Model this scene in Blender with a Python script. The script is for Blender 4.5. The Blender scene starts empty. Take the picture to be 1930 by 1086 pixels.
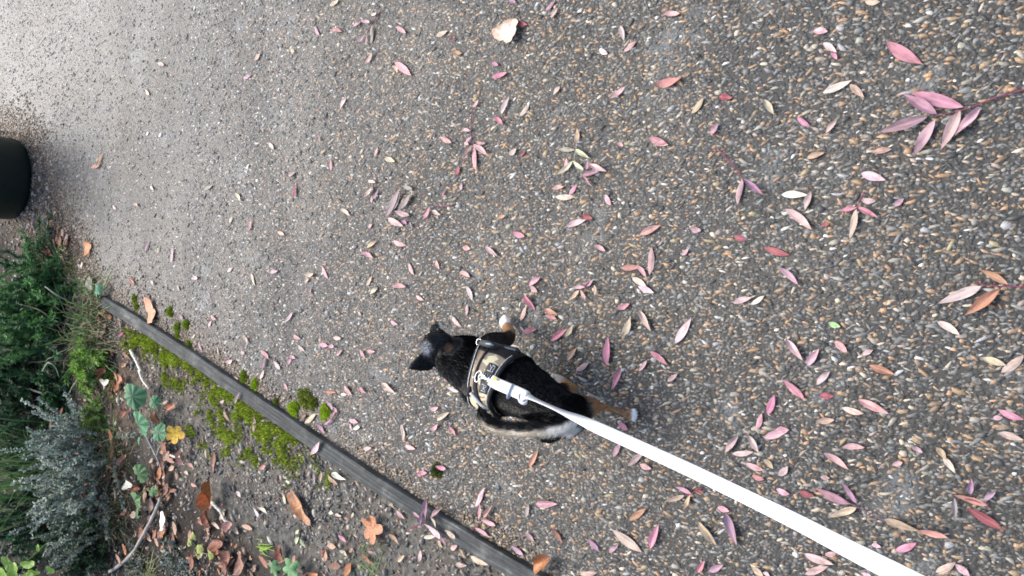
import bpy, bmesh, math, random
import numpy as np
from mathutils import Vector, Matrix, noise
R_ = math.radians
rng = np.random.default_rng(7)
random.seed(11)
scene = bpy.context.scene
col = scene.collection

# ------------------------------------------------------------------ camera, sky, sun, exposure
F, CX, CY, EYE, TILT = 1450.0, 965.0, 543.0, 1.35, R_(37.0)
ST, CT = math.sin(TILT), math.cos(TILT)
cam_d = bpy.data.cameras.new("camera"); cam = bpy.data.objects.new("camera", cam_d); col.objects.link(cam)
cam_d.sensor_width = 36.0; cam_d.sensor_fit = 'HORIZONTAL'; cam_d.lens = 36.0 * F / 1930.0
cam_d.clip_start = 0.02; cam_d.clip_end = 500.0
cam.matrix_world = Matrix(((0, 1, 0, 0), (-CT, 0, -ST, 0), (-ST, 0, CT, EYE), (0, 0, 0, 1)))
scene.camera = cam

SUN_EL, SUN_AZ = R_(52.0), R_(8.0)          # azimuth measured from +Y (the walking direction) towards +X
world = bpy.data.worlds.new("World"); scene.world = world; world.use_nodes = True
nt = world.node_tree; nt.nodes.clear()
sky = nt.nodes.new("ShaderNodeTexSky"); sky.sky_type = 'NISHITA'; sky.sun_disc = False
sky.sun_elevation = SUN_EL; sky.sun_rotation = SUN_AZ
sky.air_density = 1.0; sky.dust_density = 4.5; sky.ozone_density = 1.0
bg = nt.nodes.new("ShaderNodeBackground"); bg.inputs['Strength'].default_value = 0.15
wo = nt.nodes.new("ShaderNodeOutputWorld")
nt.links.new(sky.outputs[0], bg.inputs[0]); nt.links.new(bg.outputs[0], wo.inputs[0])
sun_d = bpy.data.lights.new("sun", 'SUN'); sun_d.energy = 1.15; sun_d.angle = R_(36.0); sun_d.color = (0.99, 1.0, 0.97)
sun = bpy.data.objects.new("sun", sun_d); col.objects.link(sun)
sv = Vector((math.sin(SUN_AZ) * math.cos(SUN_EL), math.cos(SUN_AZ) * math.cos(SUN_EL), math.sin(SUN_EL)))
sun.rotation_euler = sv.to_track_quat('Z', 'Y').to_euler(); sun.location = (0, 3, 6)
scene.view_settings.view_transform = 'Standard'; scene.view_settings.look = 'None'
scene.view_settings.exposure = 1.0; scene.view_settings.gamma = 1.0
scene.render.engine = 'CYCLES'; scene.cycles.max_bounces = 5; scene.cycles.filter_width = 1.7
scene.cycles.use_denoising = True

# ------------------------------------------------------------------ helpers
def ray(px, py):
    a, b = (CX - px) / F, (CY - py) / F
    return Vector((b, ST + a * CT, -CT + a * ST))
def G(px, py, h=0.0):
    """point at height h seen at that place of the photograph"""
    d = ray(px, py); t = (h - EYE) / d.z
    return Vector((d.x * t, d.y * t, h))
def Dp(px, py, depth):
    d = ray(px, py); return Vector((0, 0, EYE)) + d * depth
def to_px(p):
    v = np.asarray(p, float) - np.array((0, 0, EYE))
    dep = v[..., 1] * ST - v[..., 2] * CT
    up = v[..., 1] * CT + v[..., 2] * ST
    return np.stack((CX - F * up / dep, CY - F * v[..., 0] / dep), -1)

def tag(o, label=None, cat=None, group=None, kind=None):
    if label: o["label"] = label
    if cat: o["category"] = cat
    if group: o["group"] = group
    if kind: o["kind"] = kind
    return o
def link(name, me, mats=None, parent=None, smooth=True):
    o = bpy.data.objects.new(name, me); col.objects.link(o)
    if mats is not None:
        for m in (mats if isinstance(mats, (list, tuple)) else [mats]): me.materials.append(m)
    if smooth and len(me.polygons):
        me.polygons.foreach_set("use_smooth", np.ones(len(me.polygons), bool))
    if parent is not None: o.parent = parent
    return o
def empty(name, loc=(0, 0, 0)):
    o = bpy.data.objects.new(name, None); col.objects.link(o); o.location = loc; o.empty_display_size = 0.05
    return o
def np_mesh(name, verts, faces, cols=None, uvs=None):
    """verts (n,3), faces (m,k) all of one size, cols (n,3) linear per vertex"""
    verts = np.asarray(verts, np.float32); faces = np.asarray(faces, np.int32)
    me = bpy.data.meshes.new(name); n, (m, k) = len(verts), faces.shape
    me.vertices.add(n); me.vertices.foreach_set("co", verts.ravel())
    me.loops.add(m * k); me.loops.foreach_set("vertex_index", faces.ravel())
    me.polygons.add(m); me.polygons.foreach_set("loop_start", np.arange(0, m * k, k, dtype=np.int32))
    me.polygons.foreach_set("loop_total", np.full(m, k, np.int32))
    me.update(calc_edges=True)
    if cols is not None: set_col(me, cols)
    if uvs is not None:
        uv = me.uv_layers.new(name="uv"); uv.data.foreach_set("uv", np.asarray(uvs, np.float32)[faces.ravel()].ravel())
    return me
def set_col(me, cols):
    a = me.color_attributes.new("col", 'FLOAT_COLOR', 'POINT')
    c = np.ones((len(cols), 4), np.float32); c[:, :3] = cols
    a.data.foreach_set("color", c.ravel())
def catmull(pts, n):
    """resample a list of equal-length tuples to n points along a Catmull-Rom curve"""
    P = np.asarray(pts, float); m = len(P)
    Q = np.vstack((2 * P[0] - P[1], P, 2 * P[-1] - P[-2]))
    out = []
    for t in np.linspace(0, m - 1 - 1e-9, n):
        i = int(t); f = t - i; p0, p1, p2, p3 = Q[i], Q[i + 1], Q[i + 2], Q[i + 3]
        out.append(0.5 * (2 * p1 + (p2 - p0) * f + (2 * p0 - 5 * p1 + 4 * p2 - p3) * f * f + (3 * p1 - p0 - 3 * p2 + p3) * f ** 3))
    return np.array(out)
def tube(pts, rads, ns=8, up=(0, 0, 1), ru=None, cap=True):
    """round or elliptic tube: pts (n,3); rads sideways, ru along up. returns verts, quads(+tri as quad)"""
    P = np.asarray(pts, float); n = len(P); rads = np.broadcast_to(rads, n); ru = rads if ru is None else np.broadcast_to(ru, n)
    T = np.gradient(P, axis=0); T /= np.linalg.norm(T, axis=1)[:, None] + 1e-12
    u0 = np.asarray(up, float); vs = []
    ang = np.linspace(0, 2 * np.pi, ns, endpoint=False)
    for i in range(n):
        s = np.cross(T[i], u0)
        if np.linalg.norm(s) < 1e-4: s = np.cross(T[i], (1, 0, 0.01))
        s /= np.linalg.norm(s); u = np.cross(s, T[i])
        vs.append(P[i] + np.outer(np.cos(ang) * rads[i], s) + np.outer(np.sin(ang) * ru[i], u))
    V = np.concatenate(vs); f = []
    for i in range(n - 1):
        for j in range(ns):
            a, b = i * ns + j, i * ns + (j + 1) % ns
            f.append((a, b, b + ns, a + ns))
    V = np.vstack((V, P[0], P[-1])); k = n * ns
    if cap:
        for j in range(0, ns, 2):
            f.append((k, (j + 2) % ns, j + 1, j)); b = (n - 1) * ns
            f.append((k + 1, b + j, b + j + 1, b + (j + 2) % ns))
    return V, np.array(f)
class Acc:
    """collects quads and their vertex colours into one mesh"""
    def __init__(s): s.v, s.f, s.c, s.n = [], [], [], 0
    def add(s, V, f, c):
        V = np.asarray(V, float); c = np.asarray(c, float)
        if c.ndim == 1: c = np.tile(c, (len(V), 1))
        s.v.append(V); s.f.append(np.asarray(f) + s.n); s.c.append(c); s.n += len(V)
    def mesh(s, name): return np_mesh(name, np.concatenate(s.v), np.concatenate(s.f), np.concatenate(s.c))

# ------------------------------------------------------------------ materials
def mat(name, rough=0.6, spec=0.5):
    m = bpy.data.materials.new(name); m.use_nodes = True
    b = m.node_tree.nodes["Principled BSDF"]; b.inputs["Roughness"].default_value = rough
    b.inputs["Specular IOR Level"].default_value = spec
    return m, m.node_tree, b
def N(nt, t, **kw):
    n = nt.nodes.new(t)
    for k, v in kw.items():
        if hasattr(n, k): setattr(n, k, v)
        else: n.inputs[k].default_value = v
    return n
def L(nt, a, b): nt.links.new(a, b)
def ramp(nt, src, stops):
    r = nt.nodes.new("ShaderNodeValToRGB"); e = r.color_ramp.elements
    while len(e) < len(stops): e.new(0.5)
    for i, (p, c) in enumerate(stops):
        e[i].position = p; e[i].color = (*c, 1) if len(c) == 3 else c
    L(nt, src, r.inputs[0]); return r
def noise_(nt, scale, detail=3, rough=0.55, vec=None):
    n = nt.nodes.new("ShaderNodeTexNoise"); n.inputs["Scale"].default_value = scale
    n.inputs["Detail"].default_value = detail; n.inputs["Roughness"].default_value = rough
    if vec is not None: L(nt, vec, n.inputs["Vector"])
    return n
def mixc(nt, fac, a, b, mode='MIX'):
    n = nt.nodes.new("ShaderNodeMix"); n.data_type = 'RGBA'; n.blend_type = mode
    for k, v in ((0, fac), (6, a), (7, b)):
        if hasattr(v, "is_output"): L(nt, v, n.inputs[k])
        else: n.inputs[k].default_value = v if k == 0 else (*v, 1)
    return n.outputs[2]
def bump(nt, b, h, strength=0.4, dist=0.002):
    n = nt.nodes.new("ShaderNodeBump"); n.inputs["Strength"].default_value = strength; n.inputs["Distance"].default_value = dist
    L(nt, h, n.inputs["Height"]); L(nt, n.outputs[0], b.inputs["Normal"]); return n
def geo_pos(nt): return nt.nodes.new("ShaderNodeNewGeometry").outputs["Position"]
def attr_mat(name, rough=0.6, spec=0.4, nscale=300, namt=0.35, bumpd=0.0, transl=0.0):
    """base colour = the mesh's own per-piece colour, with fine grain"""
    m, nt, b = mat(name, rough, spec)
    a = nt.nodes.new("ShaderNodeAttribute"); a.attribute_name = "col"
    p = geo_pos(nt); n = noise_(nt, nscale, 3, 0.6, p)
    r = ramp(nt, n.outputs[0], [(0.3, (1 - namt,) * 3), (0.7, (1 + namt,) * 3)])
    L(nt, mixc(nt, 1.0, a.outputs["Color"], r.outputs[0], 'MULTIPLY'), b.inputs["Base Color"])
    if bumpd: bump(nt, b, n.outputs[0], 0.5, bumpd)
    if transl:
        out = nt.nodes["Material Output"]; t = nt.nodes.new("ShaderNodeBsdfTranslucent"); L(nt, a.outputs["Color"], t.inputs[0])
        mx = nt.nodes.new("ShaderNodeMixShader"); mx.inputs[0].default_value = transl
        L(nt, b.outputs[0], mx.inputs[1]); L(nt, t.outputs[0], mx.inputs[2]); L(nt, mx.outputs[0], out.inputs[0])
    return m
def plain(name, c, rough=0.5, spec=0.5, metal=0.0, nscale=200, namt=0.15, bumpd=0.0):
    m, nt, b = mat(name, rough, spec); b.inputs["Metallic"].default_value = metal
    tc = nt.nodes.new("ShaderNodeTexCoord"); n = noise_(nt, nscale, 3, 0.6, tc.outputs["Object"])
    r = ramp(nt, n.outputs[0], [(0.3, tuple(x * (1 - namt) for x in c)), (0.7, tuple(x * (1 + namt) for x in c))])
    L(nt, r.outputs[0], b.inputs["Base Color"])
    if bumpd: bump(nt, b, n.outputs[0], 0.5, bumpd)
    return m

# ------------------------------------------------------------------ ground, path, garden soil
EDGE_PX = [(199, 568), (249, 597), (298, 626), (348, 659), (386, 686), (412, 707), (475, 747), (537, 786), (587, 819), (624, 849), (674, 881), (723, 914), (791, 956), (853, 994), (915, 1034), (1008, 1086)]
edge_g = np.array([tuple(G(x, y))[:2] for x, y in EDGE_PX])
edge_g[:, 0] = np.polyval(np.polyfit(edge_g[:, 1], edge_g[:, 0], 4), edge_g[:, 1])
d_end = edge_g[-1] - edge_g[-4]; d_end /= np.linalg.norm(d_end)
edge_g = np.vstack((edge_g, edge_g[-1] + d_end * 0.35, edge_g[-1] + d_end * 0.8))
edge_line = catmull(edge_g, 90)                                   # middle of the timber edging, on the ground
far_px = [(186, 545), (172, 512), (156, 474), (136, 428), (110, 378), (92, 330), (80, 290), (64, 262), (34, 250), (0, 246)]
far_g = np.array([tuple(G(x, y))[:2] for x, y in far_px])
border = np.vstack((np.array([edge_line[-1] + d_end * 1.6]), edge_line[::-1], far_g, far_g[-1] + np.array([(-0.1, 1.2), (-0.1, 4.0)])))  # garden on its -X side
def border_dist(P):
    """distance to the border, positive on the path side"""
    P = np.asarray(P, float)[:, :2]; best = np.full(len(P), 1e9); sgn = np.ones(len(P))
    for a, b in zip(border[:-1], border[1:]):
        ab = b - a; t = np.clip(((P - a) @ ab) / (ab @ ab), 0, 1); q = P - a - t[:, None] * ab
        d = np.hypot(q[:, 0], q[:, 1]); c = ab[0] * (P[:, 1] - a[1]) - ab[1] * (P[:, 0] - a[0])
        k = d < best - 1e-9; best[k] = d[k]; sgn[k] = np.where(c[k] < 0, 1, -1)
    return best * sgn
def vnoise(P, scale, seed=0.0):
    return np.array([noise.noise(Vector((x * scale + seed, y * scale - seed, seed * 0.37))) for x, y in np.asarray(P)[:, :2]])

m_ground = plain("far_ground", (0.10, 0.095, 0.08), 0.9, 0.2, nscale=6)
g = 60.0
link("ground", np_mesh("ground", [(-g, -g, -0.03), (g, -g, -0.03), (g, g, -0.03), (-g, g, -0.03)], [(0, 1, 2, 3)]), m_ground)["kind"] = "structure"

# path: one sheet of dark exposed-aggregate asphalt
m_path, nt, b = mat("exposed_aggregate", 0.6, 0.5)
p = geo_pos(nt)
vo = N(nt, "ShaderNodeTexVoronoi", feature='F1'); vo.inputs["Scale"].default_value = 170; L(nt, p, vo.inputs["Vector"])
sep = nt.nodes.new("ShaderNodeSeparateColor"); L(nt, vo.outputs["Color"], sep.inputs[0])
grains = ramp(nt, sep.outputs[0], [(0.0, (.026, .027, .0255)), (0.42, (.056, .057, .053)), (0.58, (.105, .104, .096)), (0.72, (.19, .145, .10)), (0.85, (.18, .178, .165)), (1.0, (.38, .36, .32))])
grains.color_ramp.interpolation = 'CONSTANT'
binder = (.033, .0325, .029)
cellr = ramp(nt, vo.outputs["Distance"], [(0.35, (1, 1, 1)), (0.62, (0, 0, 0))])
c0 = mixc(nt, cellr.outputs[0], binder, grains.outputs[0])
big = noise_(nt, 3.2, 4, 0.55, p)
tone = ramp(nt, big.outputs[0], [(0.35, (.8, .82, .86)), (0.65, (1.15, 1.1, 1.02))])
c1 = mixc(nt, 1.0, c0, tone.outputs[0], 'MULTIPLY')
# old bluish smears, then far sky glare painted in as a pale mix
smear = noise_(nt, 7.0, 3, 0.5, p); sm = ramp(nt, smear.outputs[0], [(0.60, (0, 0, 0)), (0.72, (1, 1, 1))])
mth = N(nt, "ShaderNodeMath", operation='MULTIPLY'); L(nt, sm.outputs[0], mth.inputs[0]); mth.inputs[1].default_value = 0.5
c2 = mixc(nt, mth.outputs[0], c1, (.19, .215, .225))
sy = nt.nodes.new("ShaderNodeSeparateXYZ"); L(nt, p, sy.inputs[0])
glare = N(nt, "ShaderNodeMapRange"); glare.inputs[1].default_value = 1.55; glare.inputs[2].default_value = 4.6
dxy = N(nt, "ShaderNodeMath", operation='MULTIPLY_ADD'); L(nt, sy.outputs[0], dxy.inputs[0]); dxy.inputs[1].default_value = 1.0; L(nt, sy.outputs[1], dxy.inputs[2]); L(nt, dxy.outputs[0], glare.inputs[0])
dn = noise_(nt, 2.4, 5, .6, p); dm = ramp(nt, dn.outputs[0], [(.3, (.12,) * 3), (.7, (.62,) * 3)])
dk = N(nt, "ShaderNodeMath", operation='MULTIPLY'); L(nt, glare.outputs[0], dk.inputs[0]); L(nt, dm.outputs[0], dk.inputs[1])
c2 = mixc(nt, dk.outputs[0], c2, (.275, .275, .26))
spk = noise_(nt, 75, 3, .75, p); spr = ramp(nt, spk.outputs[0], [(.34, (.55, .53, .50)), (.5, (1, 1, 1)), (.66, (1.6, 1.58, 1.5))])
c2 = mixc(nt, glare.outputs[0], c2, mixc(nt, 1.0, c2, spr.outputs[0], 'MULTIPLY'))
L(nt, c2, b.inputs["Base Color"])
# damp film: smoother in transverse bands at the far end
sepx = nt.nodes.new("ShaderNodeSeparateXYZ"); L(nt, p, sepx.inputs[0])
mp = N(nt, "ShaderNodeMapping"); mp.inputs["Scale"].default_value = (0.9, 4.5, 1); L(nt, p, mp.inputs[0])
wn = noise_(nt, 1.0, 3, 0.6, mp.outputs[0])
far = N(nt, "ShaderNodeMapRange"); far.inputs[1].default_value = 1.5; far.inputs[2].default_value = 3.6; L(nt, sepx.outputs[1], far.inputs[0])
wet = N(nt, "ShaderNodeMath", operation='ADD'); L(nt, wn.outputs[0], wet.inputs[0])
far2 = N(nt, "ShaderNodeMath", operation='MULTIPLY'); L(nt, far.outputs[0], far2.inputs[0]); far2.inputs[1].default_value = 0.42
L(nt, far2.outputs[0], wet.inputs[1])
rr = ramp(nt, wet.outputs[0], [(0.45, (.62,) * 3), (0.95, (.30,) * 3)])
L(nt, rr.outputs[0], b.inputs["Roughness"])
hn = noise_(nt, 900, 2, 0.6, p)
hm = mixc(nt, 0.25, cellr.outputs[0], hn.outputs[0])
bump(nt, b, hm, 0.55, 0.0022)
ring = [tuple(q) for q in border] + [(-1.2, 12.0), (6, 12), (6, -2.5)]
pv = [(x, y, 0.0) for x, y in ring]
me = bpy.data.meshes.new("path"); me.from_pydata(pv, [], [list(range(len(pv)))[::-1]]); me.update()
if me.polygons[0].normal.z < 0: me.flip_normals()
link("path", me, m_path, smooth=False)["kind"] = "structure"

# garden soil: uneven sheet on the other side of the border
nx, ny = 150, 230
gx, gy = np.meshgrid(np.linspace(-2.6, 0.6, nx), np.linspace(-0.6, 4.6, ny))
SP = np.stack((gx.ravel(), gy.ravel()), 1); sd = border_dist(SP)
def soil_h(P, sdv):
    hgt = -0.004 + 0.010 * vnoise(P, 9, 3.1) + 0.006 * vnoise(P, 27, 8.7) + 0.003 * vnoise(P, 80, 1.3)
    hgt += 0.03 * np.clip((-sdv - 0.28) / 0.5, 0, 1)
    return np.where(sdv > 0.0, -0.02, np.minimum(hgt, np.where(sdv > -0.03, 0.0, 1.0)))
sz = soil_h(SP, sd)
idx = np.arange(nx * ny).reshape(ny, nx)
fq = np.stack((idx[:-1, :-1], idx[:-1, 1:], idx[1:, 1:], idx[1:, :-1]), -1).reshape(-1, 4)
fq = fq[(sd[fq] < 0.05).any(1)]
m_soil, nt, b = mat("garden_soil", 0.85, 0.25)
p = geo_pos(nt); n1 = noise_(nt, 60, 5, 0.65, p); n2 = noise_(nt, 5, 3, 0.5, p)
r1 = ramp(nt, n1.outputs[0], [(0.3, (.044, .042, .038)), (0.5, (.112, .107, .096)), (0.72, (.21, .20, .178))])
r2 = ramp(nt, n2.outputs[0], [(0.35, (.85, .88, .9)), (0.65, (1.1, 1.02, .92))])
at_ = nt.nodes.new("ShaderNodeAttribute"); at_.attribute_name = "col"
n3 = noise_(nt, 90, 4, .7, p); r3 = ramp(nt, n3.outputs[0], [(.35, (.012, .010, .008)), (.6, (.040, .030, .022)), (.75, (.10, .068, .048))])
sc_ = nt.nodes.new("ShaderNodeSeparateColor"); L(nt, at_.outputs["Color"], sc_.inputs[0])
r4 = ramp(nt, n1.outputs[0], [(.3, (.05, .036, .025)), (.5, (.10, .073, .05)), (.7, (.19, .145, .10))])
L(nt, mixc(nt, sc_.outputs[0], mixc(nt, sc_.outputs[1], mixc(nt, 1.0, r1.outputs[0], r2.outputs[0], 'MULTIPLY'), r4.outputs[0]), r3.outputs[0]), b.inputs["Base Color"])
bump(nt, b, noise_(nt, 260, 4, 0.7, p).outputs[0], 0.9, 0.004)
bed_dark = np.clip((-sd - .35 - .07 * vnoise(SP, 7, 6.6)) / .14, 0, 1)       # darker soil colour further into the bed
link("soil", np_mesh("soil", np.column_stack((SP, sz)), fq, np.column_stack((bed_dark, np.clip((SP[:, 1] - 2.45) / .3, 0, 1) * (1 - bed_dark), 0 * bed_dark))), m_soil)["kind"] = "structure"
def soil_z(x, y):
    P = np.array([(x, y)]); return float(soil_h(P, border_dist(P))[0])

# ------------------------------------------------------------------ aggregate: real stones standing proud of the binder
PALETTE = np.array([(.070, .072, .068), (.115, .118, .112), (.165, .168, .158), (.042, .043, .040), (.27, .185, .11), (.32, .195, .11), (.19, .135, .09), (.40, .345, .26), (.44, .44, .41), (.24, .22, .18), (.29, .235, .20)])
PW = np.array([.17, .18, .10, .10, .12, .075, .07, .05, .035, .08, .02])
def stones(name, P, size, z, cols, seed, flat=0.42, lng=1.25, spread=.75):
    """dome-shaped stones, each of its own outline; P (n,2)"""
    r = np.random.default_rng(seed); n = len(P); K = 6
    a = np.linspace(0, 2 * np.pi, K, endpoint=False)[None] + r.uniform(-.35, .35, (n, K))
    ro = size[:, None] * r.uniform(.72, 1.15, (n, K)) * 0.5
    el = np.sqrt(r.uniform(1.0, lng ** 2, n))[:, None]; th = r.normal(np.pi / 2, spread, n)[:, None]
    def place(rad, hh, jit):
        x = rad * np.cos(a) * el; y = rad * np.sin(a) / el
        X = x * np.cos(th) - y * np.sin(th) + P[:, :1]; Y = x * np.sin(th) + y * np.cos(th) + P[:, 1:2]
        return np.stack((X, Y, z[:, None] + hh * (1 + jit * r.uniform(-1, 1, (n, K)))), -1)
    hgt = (size * flat * r.uniform(.5, 1.1, n))[:, None]
    A = place(ro, -0.15 * hgt, 0); B = place(ro * .78, hgt * .72, .25)
    Ctr = np.concatenate((P, (z + hgt[:, 0] * r.uniform(.85, 1.05, n))[:, None]), 1)[:, None]
    V = np.concatenate((A, B, Ctr), 1).reshape(-1, 3)
    f = []
    for j in range(K):
        k = (j + 1) % K; f += [(j, k, K + k), (j, K + k, K + j), (K + j, K + k, 2 * K)]
    Fc = (np.array(f)[None] + (np.arange(n) * (2 * K + 1))[:, None, None]).reshape(-1, 3)
    return np_mesh(name, V, Fc, np.repeat(cols, 2 * K + 1, axis=0))
def jitter_grid(x0, x1, y0, y1, s):
    xs, ys = np.meshgrid(np.arange(x0, x1, s), np.arange(y0, y1, s)); xs = xs + (np.arange(xs.shape[0]) % 2)[:, None] * s / 2
    P = np.stack((xs.ravel(), ys.ravel()), 1); return P + rng.uniform(-.42, .42, P.shape) * s
def in_view(P, mx=140):
    q = to_px(np.column_stack((P, np.zeros(len(P))))); return (q[:, 0] > -mx) & (q[:, 0] < 1930 + 3 * mx) & (q[:, 1] > -2 * mx) & (q[:, 1] < 1086 + 2 * mx)
m_stone = attr_mat("pebble", 0.5, 0.5, 420, 0.3)
P = np.vstack((jitter_grid(-1.6, 1.7, -0.3, 2.3, 0.0082), jitter_grid(-1.8, 2.2, 2.3, 4.6, 0.0108)))
P = P[in_view(P)]; bd = border_dist(P); P, bd = P[bd > 0.012], bd[bd > 0.012]
keep = rng.random(len(P)) < np.where(P[:, 1] < 2.3, 0.86, 0.72); P, bd = P[keep], bd[keep]
size = np.clip(rng.lognormal(np.log(.0073), .36, len(P)), .004, .0155)
pc = PALETTE[rng.choice(len(PALETTE), len(P), p=PW / PW.sum())] * rng.uniform(.85, 1.4, (len(P), 1))
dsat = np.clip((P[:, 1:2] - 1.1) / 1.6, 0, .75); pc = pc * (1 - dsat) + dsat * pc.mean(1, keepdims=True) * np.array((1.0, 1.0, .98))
tan = np.clip(1.0 - bd / (0.06 + 0.05 * vnoise(P, 6, 4.4) + .13 * np.clip((P[:, 1] - 1.9) / .6, 0, 1)), 0, 1)[:, None] * (rng.random((len(P), 1)) < .8)     # tan grit swept up against the border
pc = pc * (1 - tan) + tan * np.array((.28, .215, .145)) * rng.uniform(.6, 1.4, (len(P), 1))
big_ = size > .0138; pc[big_] = np.clip(pc[big_], 0, .30)
gv = link("gravel", stones("gravel", P, size, np.full(len(P), -0.0008), pc, 5, flat=.32, lng=1.95, spread=.42), m_stone)
tag(gv, "multicoloured tan, grey and white pebbles set in the dark path", "gravel", kind="stuff")
Pg = jitter_grid(-0.9, 0.9, .5, 4.3, .0064); Pg = Pg[in_view(Pg, 30)]; bg_ = border_dist(Pg); farw = np.clip((Pg[:, 1] - 1.85) / .35, 0, 1)
kg = rng.random(len(Pg)) < np.where(farw > 0, .95 * farw * np.exp(-((bg_ + .02) / (.10 + .04 * vnoise(Pg, 8, 9.1))) ** 2), 0) + (1 - farw) * .6 * np.exp(-((bg_ - .045) / .028) ** 2) * (bg_ > .026) * (vnoise(Pg, 7, 3.3) > -.1)
Pg, bg_ = Pg[kg], bg_[kg]; zg = np.where(bg_ > 0, .001, soil_h(Pg, bg_) + .001)
gc = np.array([(.20, .14, .09), (.28, .21, .14), (.14, .10, .07), (.36, .29, .21), (.10, .08, .06)])[rng.integers(0, 5, len(Pg))] * rng.uniform(.7, 1.3, (len(Pg), 1))
tag(link("grit", stones("grit", Pg, np.clip(rng.lognormal(np.log(.0052), .4, len(Pg)), .0025, .012), zg, gc, 15, flat=.45, lng=1.6), m_stone), "loose tan grit and debris swept against the garden side of the path", "grit", kind="stuff")
# chips on the soil
Q = jitter_grid(-1.6, 0.8, -0.2, 4.3, 0.0105); Q = Q[in_view(Q)]; bq = border_dist(Q)
Q, bq = Q[bq < -0.028], bq[bq < -0.028]
keep = rng.random(len(Q)) < np.where(bq > -0.34, 0.9, 0.4) * (0.7 + 0.9 * vnoise(Q, 5, 2.2)); Q, bq = Q[keep], bq[keep]
CP = np.array([(.06, .058, .055), (.10, .098, .092), (.17, .16, .14), (.40, .37, .31), (.26, .21, .16), (.20, .12, .085), (.36, .27, .24)])
qc = CP[rng.choice(7, len(Q), p=[.26, .24, .18, .1, .12, .06, .04])] * rng.uniform(.7, 1.3, (len(Q), 1))
cg = link("soil_chips", stones("soil_chips", Q, np.clip(rng.lognormal(np.log(.0082), .45, len(Q)), .003, .02), soil_h(Q, bq) + .0005, qc, 9, flat=.4, lng=1.9), m_stone)
tag(cg, "small pale and brown stone chips scattered over the dark garden soil", "stone chips", kind="stuff")

# ------------------------------------------------------------------ timber edging
m_wood, nt, b = mat("weathered_timber", 0.75, 0.35)
uvn = nt.nodes.new("ShaderNodeUVMap"); uvn.uv_map = "uv"
mp = N(nt, "ShaderNodeMapping"); mp.inputs["Scale"].default_value = (3.0, 70, 1); L(nt, uvn.outputs[0], mp.inputs[0])
gr = noise_(nt, 2.2, 6, 0.65, mp.outputs[0]); bl = noise_(nt, 14, 5, 0.68, geo_pos(nt))
r1 = ramp(nt, gr.outputs[0], [(0.28, (.024, .027, .027)), (0.5, (.055, .060, .059)), (0.7, (.12, .125, .12))])
r2 = ramp(nt, bl.outputs[0], [(0.36, (.62, .66, .68)), (0.52, (1, 1, 1)), (0.70, (2.5, 2.45, 2.35))])
L(nt, mixc(nt, 1.0, r1.outputs[0], r2.outputs[0], 'MULTIPLY'), b.inputs["Base Color"])
bump(nt, b, gr.outputs[0], 0.7, 0.004)
EL = catmull(edge_g, 130); T = np.gradient(EL, axis=0); T /= np.linalg.norm(T, axis=1)[:, None]; Nn = np.stack((-T[:, 1], T[:, 0]), 1)
EDGE_TOP = 0.020
prof = [(-.5, -.06), (-.5, .88), (-.485, .97), (-.455, 1.0), (-.2, 1.0), (.05, .99), (.08, .965), (.11, 1.0), (.30, 1.0), (.455, .985), (.485, .955), (.5, .87), (.5, -.06)]
V, U = [], []; s_ = 0.0
for i in range(len(EL)):
    if i: s_ += float(np.linalg.norm(EL[i] - EL[i - 1]))
    wv = 0.042 * (1 + .06 * noise.noise(Vector((s_ * 9, 0, 1)))); zt = EDGE_TOP * (1 + .16 * noise.noise(Vector((s_ * 7, 3, 1))))
    for k, (a_, z_) in enumerate(prof):
        j = .0012 * noise.noise(Vector((s_ * 60, k * 3.3, 2)))
        q = EL[i] + Nn[i] * (a_ * wv + j + (.0012) * noise.noise(Vector((s_ * 4, 9, 9)))); V.append((q[0], q[1], z_ * zt if z_ > 0 else -.03)); U.append((s_, a_ * .05 + z_ * .02))
np_ = len(prof); Fq = [(i * np_ + k, i * np_ + k + 1, (i + 1) * np_ + k + 1, (i + 1) * np_ + k) for i in range(len(EL) - 1) for k in range(np_ - 1)]
me = np_mesh("timber_edging", V, Fq, uvs=U)
me.flip_normals() if me.polygons[5].normal.z < 0 else None
bm = bmesh.new(); bm.from_mesh(me); bmesh.ops.holes_fill(bm, edges=[e for e in bm.edges if e.is_boundary], sides=0); bm.to_mesh(me); bm.free()
tag(link("timber_edging", me, m_wood), "weathered grey timber edging strip running diagonally between the path and the garden bed", "edging")

# ------------------------------------------------------------------ black bin at the far end of the path
m_bin = plain("black_plastic", (.006, .0135, .0115), 0.5, 0.35, nscale=40, namt=.25, bumpd=.0006)
front = G(62, 332); rad = 0.172; bc = Vector((front.x, front.y + rad, -.012))
root = empty("bin", bc); tag(root, "black cylindrical bin at the far end of the path, cut off by the picture edge", "bin")
def lathe(prof, ns=48):
    V = [(r * math.cos(2 * math.pi * j / ns), r * math.sin(2 * math.pi * j / ns), z) for r, z in prof for j in range(ns)]
    f = [(i * ns + j, i * ns + (j + 1) % ns, (i + 1) * ns + (j + 1) % ns, (i + 1) * ns + j) for i in range(len(prof) - 1) for j in range(ns)]
    return np_mesh("lathe", V, f)
link("body", lathe([(.001, .012), (rad - .03, .012), (rad - .012, .014), (rad - .003, .024), (rad, .04), (rad + .004, .30), (rad + .008, .62), (rad - .0, .625), (rad - .004, .60), (rad - .01, .03), (.001, .028)]), m_bin, root)
link("rim", lathe([(rad + .004, .60), (rad + .018, .602), (rad + .022, .615), (rad + .02, .632), (rad + .006, .638), (rad - .003, .630), (rad - .003, .61)]), m_bin, root)
link("foot_ring", lathe([(rad - .05, .0), (rad - .012, .0), (rad - .008, .012), (rad - .05, .013)]), m_bin, root)
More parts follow.
